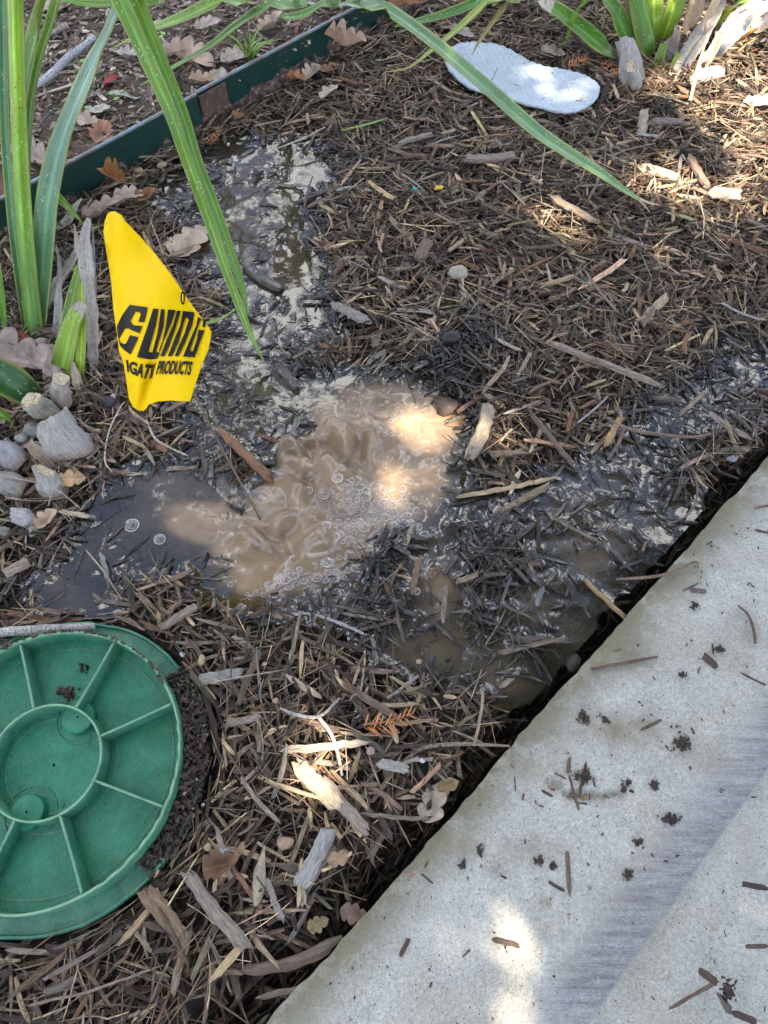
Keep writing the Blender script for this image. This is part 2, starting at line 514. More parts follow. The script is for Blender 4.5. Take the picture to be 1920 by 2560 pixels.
TURB = [(680, 1060, 95, 85, 1.), (620, 1190, 110, 70, .7), (760, 970, 90, 60, .6), (850, 900, 90, 40, .3)]

def wetm(x, y): return blobs(x, y, WET)

def htop(x, y):
    """top of the loose mulch"""
    W = wetm(x, y)
    Mo = blobs(x, y, MOUND)
    h = .011 + .007 * fbm(x, y, .16, 3, 3) + .005 * fbm(x, y, .035, 2, 9)
    Wn = W + (.26 * fbm(x, y, .06, 3, 45) + .10 * fbm(x, y, .015, 2, 46)) * sstep(.1, .3, W) * (1 - sstep(.9, 1.6, W))
    h = h - .030 * sstep(.12, .80, Wn) + .016 * Mo
    d = (y - x - EDGE_C) / R2
    wid = .044 + .026 * fbm(x, y, .12, 2, 21)
    h = h - .095 * (1 - sstep(.25, 1., d / wid))
    dl = np.hypot(x - LID[0], y - LID[1])
    h = h - .016 * (1 - sstep(.125, .150, dl))
    # the mulch laps up against the edging
    de = (EDG_C - (y - x)) / R2
    h = np.where(de < 0, .046 + .004 * fbm(x, y, .08, 3, 5), h)
    return h

# ------------------------------------------------------------------ ground sheet (one sheet to the horizon)
def axis_pts(lo, hi, step, far):
    a = np.arange(lo, hi + step * .5, step)
    ext = []
    s = step
    p = hi
    while p < far:
        s *= 1.5; p += s; ext.append(p)
    low = [lo - (e - hi) for e in ext]
    return np.r_[low[::-1], a, ext]

def build_ground():
    xs = axis_pts(-1.1, 1.1, .008, 80.); ys = axis_pts(-.4, 2.0, .008, 80.)
    X, Y = np.meshgrid(xs, ys, indexing='ij')
    Xc = np.clip(X, -1.5, 1.5); Yc = np.clip(Y, -.8, 2.4)
    d = (Y - X - EDGE_C) / R2
    h = htop(np.where(Y - X > EDG_C - .002, Xc + .02, Xc), Yc) - .016
    h = np.where(d < 0, -.08, h)
    h = np.where((EDG_C + .018 - (Y - X)) < 0, .044 + .005 * fbm(X, Y, .07, 4, 31), h)
    V = np.stack([X, Y, h], -1).reshape(-1, 3)
    Fq = grid_faces(len(xs), len(ys))[:, ::-1]
    c = V[Fq].mean(1)
    mi = (c[:, 1] - c[:, 0] > EDG_C + .014).astype(int)
    o = obj_np('ground', V, Fq=Fq, mats=[M['soil'], M['drysoil']], smooth=True, midx=mi)
    tag(o, kind='structure')
    return o
build_ground()

# ------------------------------------------------------------------ concrete path
HOLE = at(1432, 1985, SLAB_Z)
def build_slab():
    ss = np.r_[0, .0015, .004, .008, np.arange(.013, .80, .0045)]
    ts = np.arange(-.42, 1.15, .0045)
    ext = [1.3, 1.8, 3, 6, 14, 40, 80]
    ss = np.r_[ss, np.array(ext) - .4]
    ts = np.r_[-np.array(ext[::-1]), ts, ext]
    S, T = np.meshgrid(ss, ts, indexing='ij')
    Scl = np.clip(S, 0, .9); Tcl = np.clip(T, -.6, 1.3)
    z = SLAB_Z + .0008 * fbm(Scl, Tcl, .05, 3, 4) + .0012 * fbm(Scl, Tcl, .25, 2, 6)
    z = z - .005 * (1 - sstep(0, .011, S)) - .004 * sstep(.160, .184, S) - .008 * sstep(.1845, .1885, S)
    b0 = .157 + .004 * fbm(T, T * 0, .3, 2, 8)
    band = sstep(b0 - .030, b0 + .010, S) * (1 - sstep(.1845, .187, S))
    z = z + band * .0011 * fbm(Scl * 1.0, Tcl * .25, .008, 3, 14)
    jag = (.0016 * fbm(T, T * 0 + 3, .012, 3, 12) + .0022 * fbm(T, T * 0 + 8, .06, 2, 13)) * (1 - sstep(0, .02, S))
    X = (T + (S + jag)) / R2; Y = (T - (S + jag)) / R2
    Y = Y + EDGE_C / 2 + .0; X = X - EDGE_C / 2
    # chipped hollow with exposed aggregate
    u, v = to_px(X, Y, SLAB_Z)
    hol = sstep(.0, .5, blobs(X, Y, [(1190, 1700, 26, 16, 1.), (1230, 1722, 32, 11, .9), (1275, 1726, 30, 12, .9), (1320, 1720, 26, 10, .9)]) - .35 + .15 * fbm(X, Y, .012, 3, 2))
    z = z - .005 * hol
    edge = (1 - sstep(.0, .05, S)) * .9
    st = blobs(X, Y, [(1340, 1420, 90, 40, .55), (1290, 1590, 60, 35, .5), (1150, 1830, 60, 30, .55), (1370, 1580, 60, 40, .5), (990, 1830, 25, 20, .7), (1600, 1390, 70, 60, .35), (1170, 1950, 12, 10, .8), (1065, 1880, 20, 16, .5), (1500, 1640, 60, 40, .3), (1070, 2040, 14, 14, .6), (1600, 1850, 40, 60, .2)])
    st = np.clip(st * (1 + .8 * fbm(X, Y, .02, 3, 77)), 0, .9)
    st = np.maximum(st, hol * .35)
    nS, nT = S.shape
    V = np.stack([X, Y, z], -1).reshape(-1, 3)
    Fq = grid_faces(nS, nT)[:, ::-1]
    # side wall down into the joint
    e0 = V[:nT].copy(); e0[:, 2] = -.12; e0[:, :2] += np.array([.004, -.004])
    V2 = np.vstack([V, e0]); b = len(V)
    j = np.arange(nT - 1)
    F2 = np.stack([b + j, b + j + 1, j + 1, j], -1)[:, ::-1]
    Fq = np.vstack([Fq, F2])
    z0 = np.zeros(nT)
    o = obj_np('concrete_path', V2, Fq=Fq, mats=M['concrete'], smooth=True,
               attrs={'edge': np.r_[edge.ravel(), z0 + 1], 'band': np.r_[band.ravel(), z0], 'stain': np.r_[st.ravel(), z0]})
    tag(o, kind='structure')
build_slab()

# ------------------------------------------------------------------ wood chips
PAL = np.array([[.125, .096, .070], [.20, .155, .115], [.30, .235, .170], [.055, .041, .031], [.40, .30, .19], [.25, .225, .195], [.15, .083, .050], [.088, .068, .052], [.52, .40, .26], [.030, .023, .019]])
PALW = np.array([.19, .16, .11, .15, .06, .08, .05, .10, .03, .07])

def chip_arrays(C, yaw, pitch, L, Wd, Th, col, wet, R=4, S=4, bend=None, seed=0, ragged=.08):
    """N wood slivers as one vertex/quad array; flattened prisms with torn ends"""
    r = np.random.default_rng(seed)
    N = len(L)
    t = np.linspace(-.5, .5, R)[None, :, None]
    if S == 4: ang = np.radians([40, 140, 220, 320])
    elif S == 3: ang = np.radians([90, 210, 330])
    else: ang = np.linspace(0, 2 * np.pi, S, endpoint=False)
    jw = r.uniform(.90, 1.06, (N, R, S)) * (r.uniform(.85, 1.1, (N, R, 1)) if R < 7 else r.uniform(.93, 1.05, (N, R, 1))); jt = r.uniform(.75, 1.2, (N, R, S))
    endk = r.uniform(.25, 1., (N, 2))
    tp = np.ones((N, R)); tp[:, 0] = endk[:, 0]; tp[:, -1] = endk[:, 1]
    ca = np.cos(ang); sa = np.sin(ang)
    if S >= 8:
        jw = jw * r.uniform(.78, 1.08, (N, 1, S)); jt = jt * r.uniform(.6, 1.15, (N, 1, S))
    if S >= 4:
        ca = np.sign(ca) * np.abs(ca) ** .6; sa = np.sign(sa) * np.abs(sa) ** .6
    a = ca[None, None] * jw * (Wd / 2)[:, None, None] * tp[:, :, None]
    b = sa[None, None] * jt * (Th / 2)[:, None, None] * (.5 + .5 * tp[:, :, None])
    ax = np.broadcast_to(t, (N, R, S)).copy()
    ax[:, 0] += r.uniform(-ragged, ragged, (N, S)); ax[:, -1] += r.uniform(-ragged, ragged, (N, S))
    ax = ax * L[:, None, None]
    bd = (r.normal(0, .035, N) * (r.uniform(0, 1, N) < .5) if bend is None else bend)
    bz = r.normal(0, .03, N)
    q = (t[:, :, 0] * 2) ** 2
    a = a + (bd * L)[:, None, None] * q[:, :, None] + (r.normal(0, .006, (N, R)) * L[:, None])[:, :, None]
    b = b - (bz * L)[:, None, None] * q[:, :, None]
    tw = r.normal(0, .35, N)[:, None, None] * t + r.normal(0, .35, N)[:, None, None]
    a2 = a * np.cos(tw) - b * np.sin(tw); b2 = a * np.sin(tw) + b * np.cos(tw)
    cy, sy = np.cos(yaw), np.sin(yaw); cp, sp = np.cos(pitch), np.sin(pitch)
    D = np.stack([cy * cp, sy * cp, sp], -1); Sd = np.stack([-sy, cy, 0 * cy], -1); U = np.cross(D, Sd)
    P = C[:, None, None] + ax[..., None] * D[:, None, None] + a2[..., None] * Sd[:, None, None] + b2[..., None] * U[:, None, None]
    V = P.reshape(-1, 3)
    base = grid_faces(R, S, True)
    Fq = (base[None] + (np.arange(N) * R * S)[:, None, None]).reshape(-1, 4)
    off = np.arange(N)[:, None] * R * S
    c0 = np.arange(S)[::-1][None]; c1 = (R - 1) * S + np.arange(S)[None]
    if S == 4:
        Fq = np.vstack([Fq, c0 + off, c1 + off]); Ft = None
    elif S == 3:
        Ft = np.vstack([c0 + off, c1 + off])
    else:
        fan = []
        for k in range(1, S - 1):
            fan += [np.array([[0, k + 1, k]]) + off, np.array([[0, k, k + 1]]) + (R - 1) * S + off]
        Ft = np.vstack(fan)
    uo = r.uniform(0, 50, (N, 1, 1)); vo = r.uniform(0, 50, (N, 1, 1))
    uu = ax + uo; vv = np.broadcast_to(np.arange(S)[None, None] * (Wd * .6)[:, None, None], (N, R, S)) + vo
    uv = np.stack([uu, vv], -1).reshape(-1, 2)
    cc = np.repeat(col, R * S, axis=0); ww = np.repeat(wet, R * S)
    return V, Fq, Ft, uv, cc, ww

def in_view(x, y, z=0, m=60):
    u, v = to_px(x, y, z)
    return (u > -m) & (u < 1920 + m) & (v > -m) & (v < 2560 + m)

def bed_points(N, seed, margin=520):
    r = np.random.default_rng(seed)
    out = []; n = 0
    while n < N:
        x = r.uniform(-1.05, 1.05, N); y = r.uniform(-.32, 1.85, N)
        k = (y - x > EDGE_C + .006) & (y - x < EDG_C - .006) & in_view(x, y, 0, margin)
        k &= np.hypot(x - LID[0], y - LID[1]) > .146
        xi = (x - .235) * .935 - (y - 1.235) * .355; yi = (x - .235) * .355 + (y - 1.235) * .935
        k &= ((xi / .135) ** 2 + (yi / .045) ** 2 > 1) | (r.uniform(0, 1, N) < .03)
        out.append(np.c_[x[k], y[k]]); n += k.sum()
    return np.vstack(out)[:N]

def chip_colour(n, r, wet, x, y):
    ci = r.choice(len(PAL), n, p=PALW / PALW.sum())
    c = PAL[ci] * r.uniform(.75, 1.35, (n, 1)) * r.normal(1, .05, (n, 3))
    # straw-coloured fresh shreds in drifts
    fr = sstep(.1, .5, fbm(x, y, .12, 2, 51))
    c = c * (1 + .25 * fr[:, None]) * np.array([.92, .86, .78])
    k = 1 - .82 * wet[:, None]
    return np.clip(c * k, .004, .8)

def wetness(x, y):
    W = blobs(x, y, WET) + .6 * blobs(x, y, MOUND) + .25 * fbm(x, y, .03, 2, 70)
    trench = 1 - sstep(.01, .05, (y - x - EDGE_C) / R2)
    return np.clip(sstep(.12, .42, W) + .45 * trench, 0, 1)

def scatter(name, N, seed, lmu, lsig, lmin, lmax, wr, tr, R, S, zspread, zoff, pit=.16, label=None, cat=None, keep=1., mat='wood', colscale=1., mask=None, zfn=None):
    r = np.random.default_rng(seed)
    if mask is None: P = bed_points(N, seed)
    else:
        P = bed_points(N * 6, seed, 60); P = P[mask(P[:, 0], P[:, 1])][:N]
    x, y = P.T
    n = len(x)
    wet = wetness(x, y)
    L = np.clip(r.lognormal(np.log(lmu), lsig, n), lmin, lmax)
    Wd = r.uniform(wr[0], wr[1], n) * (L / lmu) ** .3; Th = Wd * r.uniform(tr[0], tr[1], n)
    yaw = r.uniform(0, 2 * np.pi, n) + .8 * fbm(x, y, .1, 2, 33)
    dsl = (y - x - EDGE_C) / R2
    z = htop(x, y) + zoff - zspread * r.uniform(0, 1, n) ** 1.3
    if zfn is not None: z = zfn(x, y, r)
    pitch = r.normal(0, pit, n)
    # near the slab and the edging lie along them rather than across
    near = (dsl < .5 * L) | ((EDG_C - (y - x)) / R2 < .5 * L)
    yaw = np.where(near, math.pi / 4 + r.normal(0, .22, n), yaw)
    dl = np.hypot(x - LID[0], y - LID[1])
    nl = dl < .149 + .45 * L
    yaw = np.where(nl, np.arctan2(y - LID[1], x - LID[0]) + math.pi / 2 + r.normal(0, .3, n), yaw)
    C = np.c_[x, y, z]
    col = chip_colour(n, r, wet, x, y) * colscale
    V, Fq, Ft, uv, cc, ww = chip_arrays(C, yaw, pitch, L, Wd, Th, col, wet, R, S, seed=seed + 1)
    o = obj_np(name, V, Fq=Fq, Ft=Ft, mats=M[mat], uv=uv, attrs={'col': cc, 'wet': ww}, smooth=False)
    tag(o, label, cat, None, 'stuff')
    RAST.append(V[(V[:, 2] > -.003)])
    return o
RAST = []
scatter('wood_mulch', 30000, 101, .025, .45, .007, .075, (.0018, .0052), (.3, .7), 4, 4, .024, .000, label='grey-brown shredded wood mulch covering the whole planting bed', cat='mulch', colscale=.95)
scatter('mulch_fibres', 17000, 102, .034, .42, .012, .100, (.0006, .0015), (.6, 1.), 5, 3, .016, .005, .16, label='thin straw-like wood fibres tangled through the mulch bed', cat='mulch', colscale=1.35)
scatter('mulch_crumbs', 16000, 103, .006, .45, .002, .012, (.0010, .0030), (.5, 1.), 3, 3, .018, -.002, .5, label='small crumbs of bark and wood, darkened like gap shade, between the mulch shreds', cat='mulch', colscale=.6)  # lower layers tinted darker, upper ones lighter, to paint shade between shreds
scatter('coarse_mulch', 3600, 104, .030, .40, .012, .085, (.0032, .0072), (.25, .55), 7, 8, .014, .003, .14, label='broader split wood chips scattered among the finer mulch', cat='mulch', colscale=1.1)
# sodden shreds and clods that lie in the water and break its surface
def floatmask(x, y):
    W = wetm(x, y); cl = fbm(x, y, .055, 3, 131) + blobs(x, y, [(230, 1200, 130, 90, .32), (560, 420, 130, 90, -.15)])
    core = blobs(x, y, TURB) + .8 * np.exp(-((blobs(x, y, MUD) - 2.2) / .9) ** 2) + np.clip(blobs(x, y, MUD) - .8, 0, 1.5)
    return (W > .25) & (core < .55 + .35 * cl) & (cl > .03) & ((y - x - EDGE_C) / R2 > .03)
def floatz(x, y, r):
    return r.normal(-.0008, .0022, len(x))
scatter('soaked_mulch', 3300, 105, .016, .5, .004, .055, (.0014, .0042), (.5, 1.), 4, 4, 0, 0, .12, label='dark soaked shreds and crumbs breaking the surface of the puddles', cat='mulch', colscale=.8, mask=floatmask, zfn=floatz)
def moundmask(x, y):
    return blobs(x, y, MOUND) * .8 + .75 * fbm(x, y, .05, 3, 140) > .48
scatter('soil_clods', 8000, 106, .0036, .6, .0015, .013, (.0016, .0042), (.5, 1.), 3, 4, .010, .003, .8, label='black wet clods of soil heaped on the mulch between the pools', cat='soil', colscale=.38, mask=moundmask)

# ------------------------------------------------------------------ hero wood chips: each a thing of its own
def one_chip(name, p0, p1, wpx, col, label, cat='wood chip', group=None, zc=None, th=.4, wet=None, R=12, S=12, bend=0., ragged=.07, seed=0, lift=.003, surf='mulch'):
    """chip from photo point p0 to p1 (pixels of the 1920 photograph), wpx wide"""
    u, v = (p0[0] + p1[0]) / 2, (p0[1] + p1[1]) / 2
    c0 = at(u, v, 0)
    if zc is None:
        zc = (SLAB_Z + .001) if surf == 'slab' else (float(np.maximum(htop(c0[0:1], c0[1:2]), -.001)[0]) + lift)
    A = at(*p0, zc); B = at(*p1, zc)
    L = float(np.linalg.norm(B - A)); W = wpx * mscale(u, v, zc)
    if surf == 'slab': zc = SLAB_Z + W * th * .45
    C = (A + B) / 2; C[2] = zc
    yaw = math.atan2(B[1] - A[1], B[0] - A[0])
    wv = float(wetness(c0[0:1], c0[1:2])[0]) if wet is None else wet
    if surf == 'slab': wv = 0. if wet is None else wet
    col = np.array(col) * (1 - .55 * wv)
    V, Fq, Ft, uv, cc, ww = chip_arrays(np.zeros((1, 3)), np.array([0.]), np.array([0.]), np.array([L]), np.array([W]), np.array([W * th]), col[None], np.array([wv]), R, S, bend=np.array([bend]), seed=seed, ragged=ragged)
    o = obj_np(name, V, Fq=Fq, Ft=Ft, mats=M['wood'], uv=uv, attrs={'col': cc, 'wet': ww}, smooth=False)
    o.location = tuple(C); o.rotation_euler = (0, 0, yaw)
    tag(o, label, cat, group)
    ca, sa = math.cos(yaw), math.sin(yaw)
    Vw = np.c_[V[:, 0] * ca - V[:, 1] * sa, V[:, 0] * sa + V[:, 1] * ca, V[:, 2]] + C
    RAST.append(Vw)
    return o
GREY = (.30, .285, .27); TAN = (.36, .265, .17); BRN = (.17, .115, .08); DRK = (.07, .052, .042); RED = (.27, .13, .06); STRAW = (.50, .38, .24)
k_ = 1920 / 1659
HERO = [  # display pixels
 ((655, 1915), (715, 1795), 40, (.36, .34, .32), 'large pale grey split wood chip lying upright between the green lid and the concrete', .35, .05),
 ((475, 930), (590, 1040), 22, (.26, .14, .075), 'orange-brown wet splinter lying in the water beside the flag wire', .7, .0),
 ((400, 1890), (530, 2050), 34, (.26, .215, .17), 'long ridged grey-brown chip below the bottom right rim of the green lid', .5, .03),
 ((315, 1925), (395, 2030), 44, (.22, .15, .09), 'broad orange-tan bark chip just below the green lid', .35, 0),
 ((430, 1468), (520, 1455), 26, (.30, .285, .25), 'blunt grey chip right of the top of the green lid', .5, 0),
 ((612, 1622), (790, 1603), 20, (.42, .34, .26), 'long straight pale chip lying across the sunlit patch of mulch', .5, .0),
 ((640, 1650), (730, 1740), 40, (.48, .38, .26), 'broad bundle of sunlit straw-coloured wood below the long pale chip', .4, .0),
 ((700, 1690), (790, 1800), 26, (.30, .24, .19), 'split brown chip running down from the sunlit wood', .5, .02),
 ((818, 1648), (880, 1662), 26, (.34, .32, .28), 'short pale blocky chip on dark wet mulch above the gap', .6, 0),
 ((530, 2110), (730, 2050), 30, (.24, .17, .12), 'long curved brown chip reaching the concrete edge near the bottom', .5, .07),
 ((490, 1565), (560, 1548), 18, (.25, .19, .15), 'rounded dull brown chip on the mulch right of the lid', .6, .05),
 ((720, 655), (795, 695), 26, (.30, .26, .22), 'grey chip poking up at the edge of the dark mound by the puddle', .5, .02),
 ((530, 575), (600, 625), 30, (.17, .13, .105), 'dark brown chip lying in the puddle between the flag and the mound', .5, .05),
 ((600, 790), (640, 835), 22, (.14, .10, .08), 'small dark floating chip in the puddle just above the brown water', .5, 0),
 ((1000, 1075), (1195, 1035), 11, (.44, .33, .20), 'long pale stalk crossing the mulch above the right puddle', .8, .02),
 ((1075, 1110), (1180, 1050), 18, (.45, .31, .17), 'straw-coloured split stick slanting over the right puddle', .6, .0),
 ((1020, 990), (1060, 880), 32, (.58, .46, .31), 'pale sunlit chip standing beside the brown water', .5, .03),
 ((1140, 885), (1235, 1000), 10, (.17, .12, .095), 'thin reddish twig slanting down right of the sunlit chip', 1., .03),
 ((1195, 1120), (1290, 1170), 8, (.35, .27, .17), 'thin straw lying over the middle of the right puddle', 1., 0),
 ((1265, 1255), (1345, 1330), 12, (.40, .27, .13), 'orange-tan splinter pointing at the concrete edge', .7, .0),
 ((1100, 1378), (1235, 1385), 14, (.17, .11, .08), 'forked reddish splinter lying level near the concrete', .6, .0),
 ((1310, 960), (1340, 900), 14, (.42, .26, .13), 'upright orange splinter in the shallow water at the right', .7, .0),
 ((1190, 740), (1420, 830), 16, (.27, .215, .17), 'long frayed grey stick above the right puddle', .7, -.04),
 ((1470, 895), (1530, 840), 12, (.50, .34, .19), 'tan splinter rising out of the water near the right border', .7, 0),
 ((1100, 1665), (1260, 1640), 16, (.20, .16, .13), 'wet dark fibrous chip close to the concrete', .5, .06),
 ((890, 1280), (905, 1205), 14, (.40, .24, .11), 'orange splinter standing beside the small muddy pool', .6, 0),
 ((925, 1250), (950, 1225), 22, (.30, .16, .08), 'short rusty chip in the small muddy pool', .5, 0),
 ((1005, 345), (1110, 340), 20, (.26, .21, .17), 'smooth grey-brown stick in the mulch behind the long leaf', .7, .05),
 ((860, 310), (930, 290), 18, (.29, .24, .2), 'rounded grey chip left of the long leaf', .6, 0),
 ((1190, 425), (1290, 480), 20, (.30, .22, .15), 'flat brown chip below the tip of the long leaf', .4, 0),
 ((1385, 360), (1470, 385), 30, (.50, .38, .26), 'bright sunlit flat chip below the right plant', .4, 0),
 ((1490, 340), (1525, 400), 18, (.26, .17, .12), 'dark upright chip right of the sunlit flat chip', .5, 0),
 ((1535, 415), (1600, 420), 24, (.40, .34, .27), 'pale chip near the right border below the sunlit patch', .4, 0),
 ((1385, 290), (1392, 235), 22, (.36, .30, .24), 'stubby pale chip standing under the right plant', .6, 0),
 ((1410, 262), (1475, 262), 22, (.22, .18, .16), 'dark spindle-shaped chip under the right plant', .6, 0),
 ((1440, 640), (1390, 690), 20, (.40, .30, .19), 'yellowish chip low on the right slope of the bed', .4, 0),
 ((905, 560), (925, 520), 28, (.20, .13, .10), 'dark reddish block of bark on the mulch right of the puddle', .6, 0),
 ((420, 1310), (350, 1355), 22, (.24, .19, .15), 'weathered chip lying above the green lid', .5, .02),
 ((10, 1240), (60, 1215), 24, (.34, .26, .19), 'brown peeling chip at the left border above the lid', .5, 0),
 ((520, 1690), (600, 1780), 10, (.28, .22, .17), 'thin bent stick slanting beside the lid', .8, .05),
 ((470, 1800), (500, 1900), 14, (.30, .25, .2), 'slim grey sliver below right of the lid', .6, 0),
 ((60, 2180), (330, 2100), 6, (.25, .18, .14), 'long thin twig near the bottom left corner', 1., .03),
 ((610, 1990), (575, 1900), 18, (.27, .24, .21), 'small ridged grey chip beside the large pale grey chip', .5, 0),
 ((780, 1760), (930, 1770), 10, (.25, .19, .14), 'slender fibre stick pointing into the dark gap', .8, .02),
 ((700, 2130), (560, 2150), 14, (.22, .16, .12), 'flat brown strip at the bottom by the concrete', .5, .03),
]
for i, (a, b, wp, c, lab, th, bd) in enumerate(HERO):
    nm = 'wood_chip' if wp > 13 else 'twig'
    one_chip(nm, (a[0] * k_, a[1] * k_), (b[0] * k_, b[1] * k_), wp * k_, c, lab, 'wood chip' if nm == 'wood_chip' else 'twig', th=th, bend=bd, seed=900 + i, lift=.004, ragged=.09)

# many more chips one can pick out, in four groups
LANDM = [((560, 2095), 'the large pale grey chip', 780, 2150), ((0, 0), 'the green lid', 300, 1900), ((0, 0), 'the steel edging', 500, 330), ((0, 0), 'the upper puddle', 640, 520), ((0, 0), 'the yellow flag', 400, 800),
         ((0, 0), 'the white insole', 1300, 205), ((0, 0), 'the right plant', 1640, 160), ((0, 0), 'the tip of the long arching leaf', 1600, 500), ((0, 0), 'the middle of the long arching leaf', 1330, 330),
         ((0, 0), 'the churning brown water', 780, 1240), ((0, 0), 'the dark soil mound', 1180, 840), ((0, 0), 'the pale flat stone', 1145, 684), ((0, 0), 'the fork of the long reddish twig', 1562, 1068), ((0, 0), 'the big rock in the gap', 1445, 1640),
         ((0, 0), 'the orange conifer sprig by the pools', 970, 1810), ((0, 0), 'the sunlit wood', 790, 1900), ((0, 0), 'the small muddy pool', 1090, 1450), ((0, 0), 'the long curved brown chip', 730, 2400), ((0, 0), 'the dark striped shell', 275, 1010)]
def loose_chips():
    r = np.random.default_rng(55)
    P = bed_points(4000, 555, 0)
    used = set(); cnt = 0
    tones = [('grey-brown', (.17, .145, .12)), ('tan', (.34, .26, .17)), ('pale grey', (.30, .29, .27)), ('reddish brown', (.20, .10, .06)), ('dark brown', (.075, .055, .042)), ('straw-coloured', (.44, .34, .22))]
    for x, y in P:
        u, v = to_px(x, y, 0)
        wv = float(wetness(np.array([x]), np.array([y]))[0])
        if not (20 < u < 1900 and 20 < v < 2530) or (y - x - EDGE_C) / R2 < .035: continue
        if blobs(np.array([x]), np.array([y]), MUD)[0] > .6: continue
        lm = min(LANDM, key=lambda q: (q[2] - u) ** 2 + (q[3] - v) ** 2)
        du, dv = u - lm[2], v - lm[3]
        dd = 'right of' if abs(du) > abs(dv) and du > 0 else 'left of' if abs(du) > abs(dv) else 'below' if dv > 0 else 'above'
        sh = int(r.integers(3)); ti = int(r.integers(len(tones)))
        key = (sh, ti, lm[1], dd)
        if key in used or cnt >= 130: continue
        used.add(key); cnt += 1
        L = [r.uniform(.040, .062), r.uniform(.020, .028), r.uniform(.030, .045)][sh]; W = [r.uniform(.0024, .0036), r.uniform(.0055, .0075), r.uniform(.0048, .0068)][sh]
        c = np.array(tones[ti][1]) * r.uniform(.9, 1.15) * (1 - .45 * wv)
        lab = '%s %s chip, %s, %s %s' % (['long slim', 'short stubby', 'broad split'][sh], tones[ti][0], 'soaked' if wv > .6 else 'dry', dd, lm[1])
        yaw = r.uniform(0, math.pi)
        V, Fq, Ft, uv, cc, ww = chip_arrays(np.zeros((1, 3)), np.array([0.]), np.array([r.normal(0, .1)]), np.array([L]), np.array([W]), np.array([W * .5]), c[None], np.array([wv]), 8, 8, seed=int(r.integers(1e6)))
        o = obj_np('wood_chip', V, Fq=Fq, Ft=Ft, mats=M['wood'], uv=uv, attrs={'col': cc, 'wet': ww})
        z = max(float(htop(np.array([x]), np.array([y]))[0]), -.001) + .003
        o.location = (x, y, z); o.rotation_euler = (0, 0, yaw)
        tag(o, lab, 'wood chip', 'single wood chips scattered over the bed')
        ca, sa = math.cos(yaw), math.sin(yaw)
        RAST.append(np.c_[V[:, 0] * ca - V[:, 1] * sa, V[:, 0] * sa + V[:, 1] * ca, V[:, 2]] + np.array([x, y, z]))
loose_chips()

# ------------------------------------------------------------------ muddy water
def blur(a, s):
    n = a.shape
    fx = np.fft.fftfreq(n[0])[:, None]; fy = np.fft.rfftfreq(n[1])[None]
    return np.fft.irfft2(np.fft.rfft2(a) * np.exp(-2 * (np.pi * s) ** 2 * (fx ** 2 + fy ** 2)), s=n)

